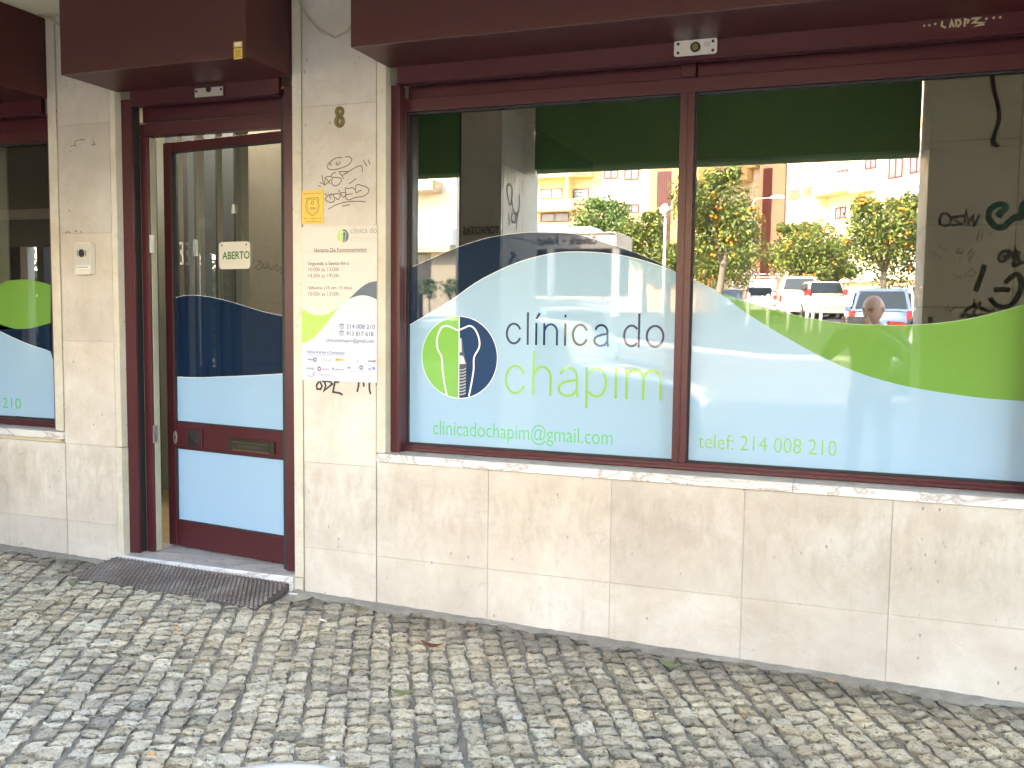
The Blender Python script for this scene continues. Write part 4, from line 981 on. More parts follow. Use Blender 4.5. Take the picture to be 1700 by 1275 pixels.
for j in range(ny):
    for i in range(nx+1):
        u = (i+.5*(j % 2))/nx; v_ = (j+.5)/ny
        if u < .008 or u > .992: continue
        du, dv = .49/nx, .62/ny; h = .0; 
        q = [matp(u-du, v_, h-.007), matp(u, min(1, v_+dv), h-.007), matp(u+du, v_, h-.007), matp(u, max(0, v_-dv), h-.007)]
        q2 = [matp(u-du*.72, v_, h), matp(u, min(1, v_+dv*.72), h), matp(u+du*.72, v_, h), matp(u, max(0, v_-dv*.72), h)]
        mb.add(q+q2, [(4, 5, 6, 7), (0, 1, 5, 4), (1, 2, 6, 5), (2, 3, 7, 6), (3, 0, 4, 7)])
mb.build('diamond_studs', M['rubber'], mt)
# gritty mortar band along the wall foot
mb = MB(); rnd = random.Random(5); vs = []; n_ = 0
for x0_, x1_ in ((-8, -3.98), (-2.70, 2.6)):
    k_ = int((x1_-x0_)/.03); vs = []; fs = []
    for i in range(k_+1):
        x = x0_+(x1_-x0_)*i/k_; w0 = .05+.03*sin(x*5.3)+.02*sin(x*17)+rnd.uniform(-.008, .008); g = ground(x, 0)
        for q, z in ((0, .012), (.35, .008), (.7, .004), (1, -.006)): vs.append((x, -.0015-w0*q, g+z+rnd.uniform(-.0025, .0025)))
    for i in range(k_):
        for q in range(3): fs.append((i*4+q, i*4+q+1, i*4+q+5, i*4+q+4))
    mb.add(vs, fs)
tag(mb.build('mortar_band', simple('gritty_mortar', (.30, .28, .25), .9, var=.45, vscale=22, bmp=.8, bscale=120), smooth=True), kind='structure')
# mortar patch by the jamb foot
mb = MB()
rnd = random.Random(3)
vs = [(-2.70, -.005, .02)]; 
for k in range(14):
    a = pi+pi*k/13; vs.append((-2.66+.075*cos(a)*(1+.2*rnd.random()), -.004+.12*sin(a)*(1+.25*rnd.random()), ground(-2.66, 0)-.004))
vs[0] = (-2.675, -.02, .082)
mb.add(vs, [(0, k, k+1) for k in range(1, 14)]); mb.build('mortar_patch', simple('patch_mortar', (.36, .34, .28), .9, var=.4, vscale=25, bmp=.6), thr, smooth=True)

# ================================================================== SMALL THINGS ON THE PAVEMENT
def litter(name, px, py, mat, label, cat, L=.03, Wd=.012, rz=0, z=.008, round_=False, curl=.004):
    d = ray(px, py); t = (0-H)/d[2]; x, y = d[0]*t, d[1]*t-D
    for _ in range(3): t = (ground(x, y)-H)/d[2]; x, y = d[0]*t, d[1]*t-D
    y = min(y, -.02); g = ground(x, y)+z; mb = MB(); c, s = cos(rz), sin(rz)
    if round_:
        mb.tube([(x-L/2*c, y-L/2*s, g+.004), (x+L/2*c, y+L/2*s, g+.004)], Wd/2, 8)
    else:
        n = 7; vs = []
        for i in range(n):
            u = -1+2*i/(n-1); w_ = Wd/2*max(.05, (1-u*u)) if curl > .003 else Wd/2
            for q in (-1, 1): vs.append((x+c*u*L/2-s*q*w_, y+s*u*L/2+c*q*w_, g+curl*(u*u)+.001+.004*(q > 0)))
        fs = [(2*i, 2*i+1, 2*i+3, 2*i+2) for i in range(n-1)]
        mb.add(vs, fs)
    return tag(mb.build(name, mat), label, cat)
leaf_br = simple('dry_leaf', (.16, .05, .025), .7, var=.3, vscale=60); leaf_gr = simple('green_leaf', (.20, .25, .09), .6, var=.3, vscale=40)
paper = simple('paper_scrap', (.75, .75, .75), .7); tan = simple('filter_tan', (.62, .36, .12), .8)
litter('dry_leaf', 718, 1077, leaf_br, 'reddish brown curled dry leaf lying on the setts below the big window', 'leaf', .11, .035, .1, .012, curl=.02)
litter('green_leaf', 1112, 1107, leaf_gr, 'pale green leaf near the wall foot, right half of the pavement', 'leaf', .085, .035, -.1, .006, curl=.008)
litter('green_leaf', 668, 1152, leaf_gr, 'ragged green weed tuft between the setts at lower centre', 'leaf', .09, .03, .3, .004, curl=.012)
litter('green_leaf', 121, 972, leaf_gr, 'pale green leaf beside the left end of the entrance mat', 'leaf', .07, .03, -.2, .004, curl=.01)
litter('cigarette_butt', 293, 1044, tan, 'orange cigarette filter in front of the entrance mat', 'cigarette butt', .03, .009, .2, .004, True)
litter('cigarette_butt', 251, 1255, tan, 'orange cigarette filter at the bottom left of the pavement', 'cigarette butt', .03, .009, .1, .004, True)
litter('cigarette_butt', 1380, 1133, tan, 'cigarette filter lying near the wall foot at the right', 'cigarette butt', .028, .009, -.3, .004, True)
litter('cigarette_butt', 536, 1032, paper, 'white cigarette butt right of the entrance mat', 'cigarette butt', .04, .009, -.2, .004, True)
litter('paper_scrap', 178, 1072, paper, 'tiny white paper scrap on the left part of the pavement', 'paper', .018, .014, .4, .004, curl=.001)
litter('paper_scrap', 487, 990, paper, 'white paper strip at the foot of the door jamb', 'paper', .05, .012, .1, .01, curl=.001)
litter('paper_scrap', 859, 1195, paper, 'small bluish paper square on the setts at lower centre', 'paper', .03, .026, .3, .006, curl=.001)
litter('paper_scrap', 552, 1263, paper, 'tiny white paper scrap beside the round white bin', 'paper', .02, .014, 1.0, .006, curl=.001)

bin_ = thing('litter_bin', (-.97, -2.735, 0), 'round white litter bin whose rim just enters the bottom of the picture', 'bin')
mb = MB(); c = (-.97, -2.735, 0)
mb.lathe([(.0, .0), (.19, .0), (.2, .02), (.215, .5), (.215, .535), (.0, .535)], c, 40); mb.build('body', M['white'], bin_, smooth=False)
mb = MB(); mb.lathe([(.10, .536), (.255, .536), (.268, .55), (.268, .575), (.258, .592), (.225, .598), (.205, .585), (.2, .56), (.10, .545)], c, 48); mb.build('rim', M['white'], bin_, smooth=True)

# ================================================================== PHOTOGRAPHER
M['skin'] = simple('skin', (.86, .54, .40), .5, var=.1, vscale=14)
M['jacket'] = simple('padded_jacket', (.30, .32, .33), .45, var=.6, vscale=9, bmp=.4, bscale=16)
M['trouser'] = simple('dark_trousers', (.03, .035, .05), .8, var=.2)
M['shoe'] = simple('shoe_leather', (.02, .018, .016), .5)
M['eye'] = simple('eye_dark', (.03, .02, .015), .3); M['brow'] = simple('eyebrow', (.035, .02, .012), .8); M['lip'] = simple('lips', (.40, .17, .14), .5)
def skin(name, joints, edges, mat, parent, sub=2, root=0):
    me = bpy.data.meshes.new(name); o3 = origin(parent)
    me.from_pydata([tuple(Vector(j[0])-o3) for j in joints], edges, [])
    o = bpy.data.objects.new(name, me); COL.objects.link(o)
    md = o.modifiers.new('s', 'SKIN'); md.use_smooth_shade = True
    for i, j in enumerate(joints):
        sv = me.skin_vertices[0].data[i]; r = j[1]; sv.radius = r if hasattr(r, '__len__') else (r, r); sv.use_root = (i == root)
    s2 = o.modifiers.new('d', 'SUBSURF'); s2.levels = sub; s2.render_levels = sub
    dg = bpy.context.evaluated_depsgraph_get(); dg.update()
    m2 = bpy.data.meshes.new_from_object(o.evaluated_get(dg)); bpy.data.objects.remove(o)
    m2.materials.clear(); m2.materials.append(mat)
    o = bpy.data.objects.new(name, m2); COL.objects.link(o); o.parent = parent
    return o
px_, py_ = .20, -4.42
man = thing('person', (px_, py_, 0), 'bald man in dark padded jacket photographing with a phone, reflected in the right pane', 'person')
W_ = lambda x, y, z: (px_+x, py_+y, z)
# one continuous body: legs, trunk, neck, arms up to the wrists
J = [(W_(0, 0, .95), (.15, .11)), (W_(0, .0, 1.12), (.145, .10)), (W_(0, .0, 1.30), (.17, .115)), (W_(0, .01, 1.42), (.15, .09)), (W_(0, .03, 1.49), .058), (W_(.0, .06, 1.56), .056),
     (W_(-.175, .01, 1.41), .06), (W_(-.40, .12, 1.20), .048), (W_(-.27, .30, 1.455), .033), (W_(.175, .01, 1.41), .06), (W_(.31, .12, 1.20), .048), (W_(-.02, .31, 1.445), .033),
     (W_(-.095, 0, .86), .085), (W_(-.12, .02, .50), .06), (W_(-.13, -.02, .09), .042), (W_(.095, 0, .86), .085), (W_(.13, .02, .50), .06), (W_(.15, -.02, .09), .042)]
Ed = [(0, 1), (1, 2), (2, 3), (3, 4), (4, 5), (3, 6), (6, 7), (7, 8), (3, 9), (9, 10), (10, 11), (0, 12), (12, 13), (13, 14), (0, 15), (15, 16), (16, 17)]
body = skin('body', J, Ed, M['skin'], man)
J2 = [(W_(0, 0, .88), (.20, .15)), (W_(0, 0, 1.12), (.185, .135)), (W_(0, 0, 1.30), (.205, .145)), (W_(0, .01, 1.43), (.165, .105)), (W_(0, .025, 1.475), .082),
      (W_(-.19, .01, 1.405), .082), (W_(-.40, .12, 1.19), .075), (W_(-.275, .275, 1.43), .05), (W_(.19, .01, 1.405), .082), (W_(.32, .12, 1.185), .075), (W_(.02, .285, 1.42), .05)]
skin('jacket', J2, [(0, 1), (1, 2), (2, 3), (3, 4), (3, 5), (5, 6), (6, 7), (3, 8), (8, 9), (9, 10)], M['jacket'], man)
J3 = [(W_(0, 0, .93), (.175, .125)), (W_(-.1, 0, .82), .10), (W_(-.12, .02, .50), .075), (W_(-.13, -.01, .07), .06), (W_(.1, 0, .82), .10), (W_(.13, .02, .50), .075), (W_(.15, -.01, .07), .06)]
skin('trousers', J3, [(0, 1), (1, 2), (2, 3), (0, 4), (4, 5), (5, 6)], M['trouser'], man)
for s_ in (-1, 1): skin('shoe', [(W_(s_*.14, -.05, .045), (.045, .045)), (W_(s_*.15, .06, .04), (.05, .04)), (W_(s_*.16, .16, .03), (.045, .03))], [(0, 1), (1, 2)], M['shoe'], man)
# head: shaped sphere turned a little to the left of the picture, looking at the phone
HC = Vector(W_(.0, .10, 1.615)); HT = radians(34)
def head_pt(x, y, z):                      # local head axes: y = face direction, x = to the man's left (+x of picture)
    zr = z*cos(radians(12))-y*sin(radians(12)); yr = z*sin(radians(12))+y*cos(radians(12))
    return HC+Vector((x*cos(HT)-yr*sin(HT), x*sin(HT)+yr*cos(HT), zr))
vs = []; fs = []; nu, nv = 32, 24
for j in range(nv+1):
    th = pi*j/nv
    for i in range(nu):
        ph = 2*pi*i/nu; x, y, z = sin(th)*cos(ph), sin(th)*sin(ph), cos(th)
        X, Y, Z = x*.084, y*.108, z*.127
        if Z < 0: k = -Z/.118; X *= 1-.30*k*k; Y = Y*(1-.22*k)+(.018*k if y > -.3 else .02*k)
        if y < 0 and Z > -.03: Y *= 1.06
        f = max(0, y)
        g = lambda a, b, s1, s2: math.exp(-((X-a)/s1)**2-((Z-b)/s2)**2)*(1 if y > 0 else 0)
        Y += f*(.032*g(0, -.026, .012, .020)+.016*g(0, -.004, .008, .02)-.018*g(.031, .004, .017, .012)-.018*g(-.031, .004, .015, .011)
                +.008*g(.03, .026, .022, .008)+.008*g(-.03, .026, .022, .008)+.009*g(0, -.068, .022, .008)+.010*g(0, -.1, .024, .015)-.005*g(0, -.082, .02, .005)
                +.006*g(.045, -.03, .02, .02)+.006*g(-.045, -.03, .02, .02))
        vs.append(head_pt(X, Y, Z))
for j in range(nv):
    for i in range(nu): fs.append((j*nu+i, (j+1)*nu+i, (j+1)*nu+(i+1) % nu, j*nu+(i+1) % nu))
mb = MB(); mb.add(vs, fs); head = mb.build('head', M['skin'], man, smooth=True)
for s_ in (-1, 1):
    mb = MB(); c = head_pt(s_*.031, .086, .003)
    mb.lathe([(0, -.008), (.009, -.006), (.015, 0), (.009, .006), (0, .008)], c, 12); mb.build('eye', M['eye'], head, smooth=True)
    mb = MB(); mb.tube([head_pt(s_*.014, .100, .018), head_pt(s_*.032, .101, .024), head_pt(s_*.052, .086, .021)], [.005, .007, .004], 6); mb.build('eyebrow', M['brow'], head, smooth=True)
    mb = MB(); L = [head_pt(s_*(.078+.010*sin(k/8*pi)), -.005-.012*sin(k/8*pi), .024-.058*k/8) for k in range(9)]
    mb.tube(L, [.004, .009, .011, .010, .009, .008, .008, .007, .004], 7); mb.build('ear', M['skin'], head, smooth=True)
mb = MB(); mb.tube([head_pt(-.022, .092, -.071), head_pt(0, .103, -.069), head_pt(.022, .092, -.071)], [.002, .005, .002], 6); mb.build('mouth', M['lip'], head, smooth=True)
# phone
PHY = -D-.006
phone = thing('smartphone', (.055, PHY, H), 'silver smartphone held sideways by the bald man', 'phone')
mb = MB(); pr = rr_pts(-.016, .128, H-.053, H+.014, .01); mb.prism(pr, fr_wall(PHY), -.008, -.0)
mb.v = [(v[0], 2*PHY-v[1]-.008, v[2]) for v in mb.v]; mb.f = [f[::-1] for f in mb.f]
mb.build('body', simple('phone_shell', (.80, .79, .76), .3), phone, bevel=.002)
mb = MB(); mb.add([(-.008+.113*a, PHY-.0085, H-.05+.06*b) for a, b in ((0, 0), (1, 0), (1, 1), (0, 1))], [(0, 3, 2, 1)] and [(0, 1, 2, 3)]); mb.build('screen', M['black'], phone)
mb = MB(); mb.prism(arc(0, H, .0055, .0055, 0, 345, 16), lambda a, b, n=0: (a, PHY+n, b), .0002, .0022); mb.build('lens', M['black'], phone)
mb = MB(); mb.prism(arc(.012, H, .003, .003, 0, 345, 12), lambda a, b, n=0: (a, PHY+n, b), .0002, .0015); mb.build('flash', M['white'], phone)
# hands holding the phone at both ends
def hand(side, cx):
    o = []
    palm = [(Vector((cx+side*.045, PHY-.055, H-.075)), .026), (Vector((cx+side*.03, PHY-.035, H-.045)), (.030, .018)), (Vector((cx+side*.018, PHY-.03, H-.02)), (.026, .015))]
    js = list(palm); es = [(0, 1), (1, 2)]
    for k, (dz, ln) in enumerate(((.022, .85), (.004, 1), (-.015, .96), (-.032, .78))):   # four fingers wrap to the front edge
        b = len(js)
        js += [(Vector((cx+side*.026, PHY-.018, H-.012+dz*.9)), .0095), (Vector((cx+side*.020, PHY+.004*1, H-.012+dz)), .009), (Vector((cx+side*(.020-.026*ln), PHY+.006, H-.014+dz)), .008)]
        es += [(1 if k > 1 else 2, b), (b, b+1), (b+1, b+2)]
    b = len(js)
    js += [(Vector((cx+side*.012, PHY-.03, H-.055)), .011), (Vector((cx-side*.010, PHY-.022, H-.052)), .010), (Vector((cx-side*.03, PHY-.019, H-.045)), .0085)]
    es += [(1, b), (b, b+1), (b+1, b+2)]
    return skin('hand', js, es, M['skin'], man, sub=1, root=1)
hand(1, .128); hand(-1, -.022)

# ================================================================== STREET FURNITURE SEEN IN THE GLASS
def place(px, py, dv): v = V(px, py, dv); return v
def lamp_post(px, dv, pyt, r, label):
    v = place(px, pyt, dv); g = ground(v.x, v.y)
    t = thing('street_lamp', (v.x, v.y, g), label, 'street lamp')
    mb = MB(); mb.tube([(v.x, v.y, g-.1), (v.x, v.y, g+.9), (v.x, v.y, v.z-r)], [.09, .065, .05], 10); mb.build('pole', M['white'], t, smooth=True)
    mb = MB(); mb.lathe([(r*sin(pi*k/14), -r*cos(pi*k/14)) for k in range(15)], tuple(v), 20); mb.build('globe', simple('opal_globe', (.72, .70, .62), .15, coat=.5), t, smooth=True)
    mb = MB(); mb.lathe([(.0, -r*1.08), (.11, -r*1.08), (.13, -r*.88), (.0, -r*.85)], tuple(v), 14); mb.build('collar', M['lightgrey'], t)
lamp_post(1105, 36, 348, .235, 'white street lamp with a glass globe in front of the yellow building')
def cobra(px, dv, pyt, px2, label):
    v = place(px, pyt, dv); g = ground(v.x, v.y); v2 = place(px2, pyt, dv); s_ = 1 if v2.x > v.x else -1
    t = thing('street_lamp', (v.x, v.y, g), label, 'street lamp')
    mb = MB(); mb.tube([(v.x, v.y, g-.1), (v.x, v.y, v.z-.25), (v.x+s_*.12, v.y, v.z-.05), (v2.x-s_*.3, v.y, v.z)], [.09, .05, .04, .035], 8); mb.build('pole', M['lightgrey'], t, smooth=True)
    mb = MB(); mb.tube([(v2.x-s_*.5, v.y, v.z), (v2.x-s_*.3, v.y, v.z+.02), (v2.x+s_*.2, v.y, v.z+.03), (v2.x+s_*.4, v.y, v.z)], [.05, .14, .13, .04], 10); mb.build('lamp_head', M['white'], t, smooth=True)
cobra(1251, 60, 329, 1292, 'tall street lamp with a flat white head between the orange trees')
cobra(1066, 75, 380, 1090, 'distant street lamp with flat head in front of the yellow building')
bl = None
for k, (px, pyt, lean) in enumerate(((1243, 490, 0), (1276, 488, 0), (1310, 492, 0), (1341, 495, 0), (1349, 495, .06), (1364, 497, 0), (1407, 499, -.05))):
    v = place(px, pyt, 31); g = ground(v.x, v.y)
    lab = ['leftmost white bollard along the car park edge', 'white bollard in front of the small white hatchback', 'white bollard in front of the white van', 'upright white bollard of the close pair behind the people carrier', 'slightly leaning white bollard of the close pair', 'white bollard in the middle of the people carrier tail', 'thin white bollard beside the photographer head'][k]
    b = thing('bollard', (v.x, v.y, g), lab, 'bollard', 'white bollards along the car park edge'); b.rotation_euler = (0, lean, 0)
    if bl is None:
        mb = MB(); mb.lathe([(0, -.05), (.055, -.05), (.055, 1.12), (.045, 1.16), (0, 1.18)], (v.x, v.y, g), 12)
        bl = mb.build('post', M['white'], b, smooth=True)
    else: c = bl.copy(); COL.objects.link(c); c.parent = b

# kiosk with mirrored sign
kd = 40
kA = place(898, 400, kd); kB = place(1027, 400, kd); ks = (kB.x-kA.x)/129
kx = lambda px: kA.x+(px-898)*ks
kz = lambda py: H+(ray(960, py)[2]/ray(960, py)[1])*kd
kg = ground(kA.x, kA.y)
ki = thing('cafe_kiosk', (kx(930), kA.y, kg), 'low café pavilion with a lettered fascia and white columns across the square', 'kiosk')
ky = kA.y
mb = MB(); mb.box(kx(750), kx(1023), ky-3.2, ky, kz(413), kz(388)); mb.build('fascia', simple('kiosk_fascia', (.55, .51, .45), .5), ki)
mb = MB(); mb.box(kx(750), kx(1024), ky-3.3, ky+.15, kz(387.8), kz(386.4)); mb.box(kx(750), kx(966), ky-3.6, ky-1.6, kz(384.8), kz(370)); mb.build('roof', M['white'], ki)
for a in (800, 858, 909, 1017):
    mb = MB(); mb.box(kx(a), kx(a+11), ky-.3, ky-.02, kg-.2, kz(413.2)); mb.build('column', M['white'], ki)
mb = MB(); mb.box(kx(750), kx(1020), ky-3.0, ky-2.9, kg+.9, kz(413.2)); mb.build('glazing', M['dark'], ki)
mb = MB(); mb.box(kx(750), kx(1020), ky-.25, ky-.05, kg-.3, kg+.75); mb.build('parapet', simple('kiosk_wall', (.30, .30, .31), .8), ki)
fk = lambda a, b, n=0: (-a, ky+n, b)
text('Cafetaria  •  Refeições', fk, -kx(992), -kx(880), kz(408.5), kz(393), M['black'], ki, n=.01, bold=.035)

# shop building at far left
sA = place(640, 400, 34); g_ = ground(sA.x, sA.y)
sx_ = lambda px: place(px, 400, 34).x
sz_ = lambda py: H+(ray(720, py)[2]/ray(720, py)[1])*34
sb = thing('corner_shop', (sx_(700), sA.y, g_), 'cream corner shop with lettered band and awning beyond the narrow pillar', 'shop')
mb = MB(); mb.box(sx_(380), sx_(757), sA.y-8, sA.y, g_-.3, sz_(150)); mb.build('wall', simple('cream_render', (.72, .66, .50), .8), sb)
mb = MB(); mb.box(sx_(560), sx_(733), sA.y, sA.y+.9, sz_(320), sz_(303)); mb.build('balcony', simple('sand_render', (.62, .50, .33), .8), sb)
mb = MB(); mb.box(sx_(560), sx_(757), sA.y, sA.y+.35, sz_(408), sz_(381)); mb.build('sign_band', M['white'], sb)
mb = MB(); mb.box(sx_(560), sx_(757), sA.y, sA.y+.6, sz_(420), sz_(408.5)); mb.build('awning', simple('awning_cloth', (.50, .40, .22), .8), sb)
mb = MB(); mb.box(sx_(560), sx_(715), sA.y, sA.y+.05, g_+.9, sz_(421)); mb.build('shop_window', simple('shop_display', (.10, .10, .09), .3, var=.8, vscale=2), sb)
text('gourmet', lambda a, b, n=0: (-a, sA.y+.35+n, b), -sx_(757), -sx_(718), sz_(394), sz_(387), M['print_grey'], sb, n=.01, bold=.03)
mb = MB(); mb.box(sx_(560), sx_(757), sA.y+3, sA.y+3.3, g_-.2, g_+.8)
tag(mb.build('planter_wall', simple('dark_wall', (.06, .06, .065), .8)), 'dark low wall topped with shrubs in front of the corner shop', 'wall')

# glazed side pavilion closing the arcade on the left
M['board'] = simple('taupe_board', (.22, .20, .165), .7, var=.06); M['slate'] = simple('slate_strip', (.10, .125, .14), .6, var=.1)
ve = thing('glazed_partition', (-8.2, -2.9, 0), 'taupe and dark glazed partition with a white post closing the arcade at the left', 'partition')
mb = MB(); mb.box(-14, -6.724, -2.98, -2.92, 2.18, 3.44); mb.build('upper_board', M['board'], ve)
mb = MB(); mb.box(-14, -8.16, -2.98, -2.92, -.05, 2.178); mb.build('door_panel', M['dark'], ve)
for a, b, m_ in ((-8.158, -8.06, M['cream']), (-7.93, -7.84, M['track']), (-7.66, -7.58, M['track'])):
    mb = MB(); mb.box(a, b, -2.99, -2.90, -.05, 2.178); mb.build('post', m_, ve)
for k, (a, b) in enumerate(((-7.578, -7.42), (-7.418, -7.25), (-7.248, -7.10), (-7.098, -6.90), (-6.898, -6.724))):
    mb = MB(); mb.box(a, b, -2.97, -2.92-.02*(k % 2), -.05, 2.178); mb.build('strip_panel', M['slate'] if k % 2 else M['board'], ve)
mb = MB(); mb.box(-8.05, -7.67, -2.97, -2.93, -.05, .9); mb.build('sill_panel', M['board'], ve)
mb = MB(); mb.box(-13, -7.3, -2.6, -2.45, 2.42, 2.5); mb.build('beam', M['cream'], ve)
mb = MB(); mb.box(-13, -7.3, -1.9, -1.75, 2.9, 3.0); mb.build('beam', M['cream'], ve)

# ================================================================== CARS
M['tyre'] = simple('tyre', (.02, .02, .02), .8); M['rim'] = simple('alloy', (.6, .6, .6), .3, .8)
M['carglass'] = simple('car_glass', (.02, .028, .03), .04, coat=.6); M['taillight'] = simple('red_lens', (.30, .03, .03), .15, coat=1); M['headlight'] = simple('clear_lens', (.7, .72, .75), .1, .3, coat=1)
def paint(n, c, metal=.2): return simple(n, c, .25, metal, .04, 2, coat=.8)
def car(label, loc, rz, mat, L=4.2, W=1.74, Hh=1.45, hood=.95, belt=.9, rear=.12, roof=(.30, .78), front=.62, hoodx=1.15, rearx=.2, wheel=.31, group='parked cars', van=False, spokes=False, tl=(.75, 1.0), tlw=.16):
    t = thing('parked_car', (0, 0, 0), label, 'car', None if not group else group)
    hw = W/2; mb = MB()
    # lower body, lofted along x (rear 0 .. front L)
    st = [(0, .34, belt*.80, hw*.86), (.06, .28, belt*.97, hw*.93), (.5, .22, belt, hw), (L*.5, .20, belt*.99, hw), (L-hoodx, .22, hood, hw), (L-.45, .22, hood*.90, hw*.97), (L-.10, .26, hood*.74, hw*.86), (L, .34, hood*.62, hw*.78)]
    vs = []; fs = []; n = 10
    for x, z0, z1, w_ in st:
        prof = [(-w_*.85, z0), (-w_, z0+.1), (-w_*1.0, z0+(z1-z0)*.62), (-w_*.93, z1), (-w_*.5, z1+.03), (w_*.5, z1+.03), (w_*.93, z1), (w_, z0+(z1-z0)*.62), (w_, z0+.1), (w_*.85, z0)]
        vs += [(x, a, b) for a, b in prof]
    for i in range(len(st)-1):
        for k in range(n): fs.append((i*n+k, (i+1)*n+k, (i+1)*n+(k+1) % n, i*n+(k+1) % n))
    fs.append(list(range(n))); fs.append([(len(st)-1)*n+k for k in range(n)][::-1])
    mb.add(vs, fs)
    # cabin
    xa, xb, xc, xd = rearx, L*roof[0], L*roof[1]*.88, L*front
    if van: xa, xb = .05, .12
    rw = hw*.80; bw = hw*.95; zr = Hh
    cab = [(xa, belt, bw*.93, xb*.5+xa*.5), ]
    secs = [(xa, belt-.02, bw*.9), (xb, zr-.05, rw*.93), ((xb+xc)/2, zr, rw), (xc, zr-.06, rw*.95), (xd, hood-.0, bw*.93)]
    vs = []; fs = []
    for x, z, w_ in secs:
        vs += [(x, -w_, z), (x, -w_*.55, z+.035), (x, w_*.55, z+.035), (x, w_, z)]
    for x in (xa, xb, (xb+xc)/2, xc, xd): vs += [(x, -bw*.95, belt-.04), (x, bw*.95, belt-.04)]
    b0 = 20
    for i in range(4):
        for k in range(3): fs.append((i*4+k, (i+1)*4+k, (i+1)*4+k+1, i*4+k+1))
        fs.append((i*4, b0+i*2, b0+(i+1)*2, (i+1)*4)); fs.append((i*4+3, (i+1)*4+3, b0+(i+1)*2+1, b0+i*2+1))
    mb.add(vs, fs)
    mb.build('body', mat, t, smooth=True, bevel=.035, seg=3)
    def pane(nm, q, n_):
        m2 = MB(); N_ = Vector(n_)*.012; m2.add([Vector(p)+N_ for p in q], [(0, 1, 2, 3)]); m2.build(nm, M['carglass'], t)
    lerp = lambda a, b, u: Vector(a)*(1-u)+Vector(b)*u
    A, B = Vector((xa, 0, belt)), Vector((xb, 0, zr-.04)); nrm = Vector((-(B.z-A.z), 0, B.x-A.x)).normalized()
    lo, hi = lerp(A, B, .12 if not van else .3), lerp(A, B, .9)
    pane('rear_window', [(lo.x, bw*.80, lo.z), (lo.x, -bw*.80, lo.z), (hi.x, -rw*.80, hi.z), (hi.x, rw*.80, hi.z)], nrm*2.2)
    A, B = Vector((xd, 0, hood)), Vector((xc, 0, zr-.04)); nrm = Vector(((B.z-A.z), 0, A.x-B.x)).normalized()
    lo, hi = lerp(A, B, .08), lerp(A, B, .92)
    pane('windscreen', [(lo.x, -bw*.82, lo.z), (lo.x, bw*.82, lo.z), (hi.x, rw*.82, hi.z), (hi.x, -rw*.82, hi.z)], nrm*2.6)
    for s_ in (-1, 1):
        if van: spans = [(L*.62, xc+.05)]
        else: spans = [(xb*.8+xa*.2+.12, L*.46), (L*.475, xc+.12)]
        for a, b in spans:
            y0, y1 = s_*(bw*.955+.004), s_*(rw*.985+.012); z0, z1 = belt+.05, zr-.11
            a2 = max(a, xb*.9+.05) if not van else a; b2 = min(b, xc-.02)
            if a == spans[0][0]: q = [(a, y0, z0), (b, y0, z0), (b2, y1, z1), (a2, y1, z1)]
            else: q = [(a, y0, z0), (min(b+.28, xd-.2), y0, z0), (b2, y1, z1), (a2, y1, z1)]
            if s_ > 0: q = q[::-1]
            pane('side_window', q, (0, s_, 0))
        for a in (L*.185, L*.80):
            m2 = MB(); fr3 = lambda p, q, nn, s_=s_: (p, s_*(hw+nn), q)
            m2.prism(arc(a, wheel+.02, wheel+.07, wheel+.07, 0, 180, 16), fr3, -.05, .004); m2.build('wheel_arch', M['dark'], t)
            m2 = MB(); m2.prism(arc(a, wheel, wheel, wheel, 0, 350, 28), fr3, -.2, .010); wh = m2.build('wheel', M['tyre'], t, bevel=.02)
            m2 = MB(); r1 = wheel*.66
            ribbon(m2, arc(a, wheel, r1, r1, 0, 360, 28), .03, fr3, .013)
            for k in range(16 if spokes else 7):
                an = 2*pi*k/(16 if spokes else 7); ribbon(m2, [(a+.04*cos(an), wheel+.04*sin(an)), (a+r1*cos(an), wheel+r1*sin(an))], .028 if spokes else .05, fr3, .013)
            m2.build('rim', M['rim'], wh)
        m2 = MB(); m2.add([(-.008, s_*(hw*.93), tl[0]), (-.008, s_*(hw*.93-tlw), tl[0]), (xa*.5-.012 if tl[1] > belt else -.008, s_*(hw*.93-tlw*.9), tl[1]), (xa*.5-.012 if tl[1] > belt else -.008, s_*(hw*.90), tl[1]), (.22, s_*(hw+.006), tl[0]+.02), (.24, s_*(hw*.965+.01), tl[1]-.02)],
                           [(0, 1, 2, 3), (4, 0, 3, 5)] if s_ > 0 else [(3, 2, 1, 0), (5, 3, 0, 4)]); m2.build('tail_light', M['taillight'], t)
        m2 = MB(); m2.add([(L-.085, s_*hw*.50, hood*.58), (L-.16, s_*hw*.93, hood*.62), (L-.30, s_*hw*.95, hood*.80), (L-.17, s_*hw*.52, hood*.74)], [(0, 1, 2, 3)] if s_ > 0 else [(3, 2, 1, 0)]); ho = m2.build('headlight', M['headlight'], t); sm = ho.modifiers.new('s', 'SOLIDIFY'); sm.thickness = .03; sm.offset = 1
        m2 = MB(); m2.box(xd-.42, xd-.30, s_*(hw+.13)-.10, s_*(hw+.13)+.10, belt+.02, belt+.17); m2.build('mirror', mat, t, bevel=.03)
    m2 = MB(); m2.box(-.03, -.012, -.26, .26, .52, .63); m2.build('number_plate', M['white'], t)
    m2 = MB(); m2.box(-.06, .1, -hw*.86, hw*.86, .26, .42); m2.build('bumper', mat, t, bevel=.04); m2 = MB(); m2.box(L-.08, L+.05, -hw*.78, hw*.78, .24, .40); m2.build('bumper', mat, t, bevel=.04)
    if not van:
        m2 = MB(); m2.tube([(L+.004, -.4, hood*.5), (L+.004, .4, hood*.5)], .03, 6); m2.build('grille', M['black'], t)
    t.rotation_euler = (0, 0, rz); t.location = loc
    return t
def atc(px, dv, dz=0): v = place(px, 520, dv); return (v.x, v.y, ground(v.x, v.y)+dz)
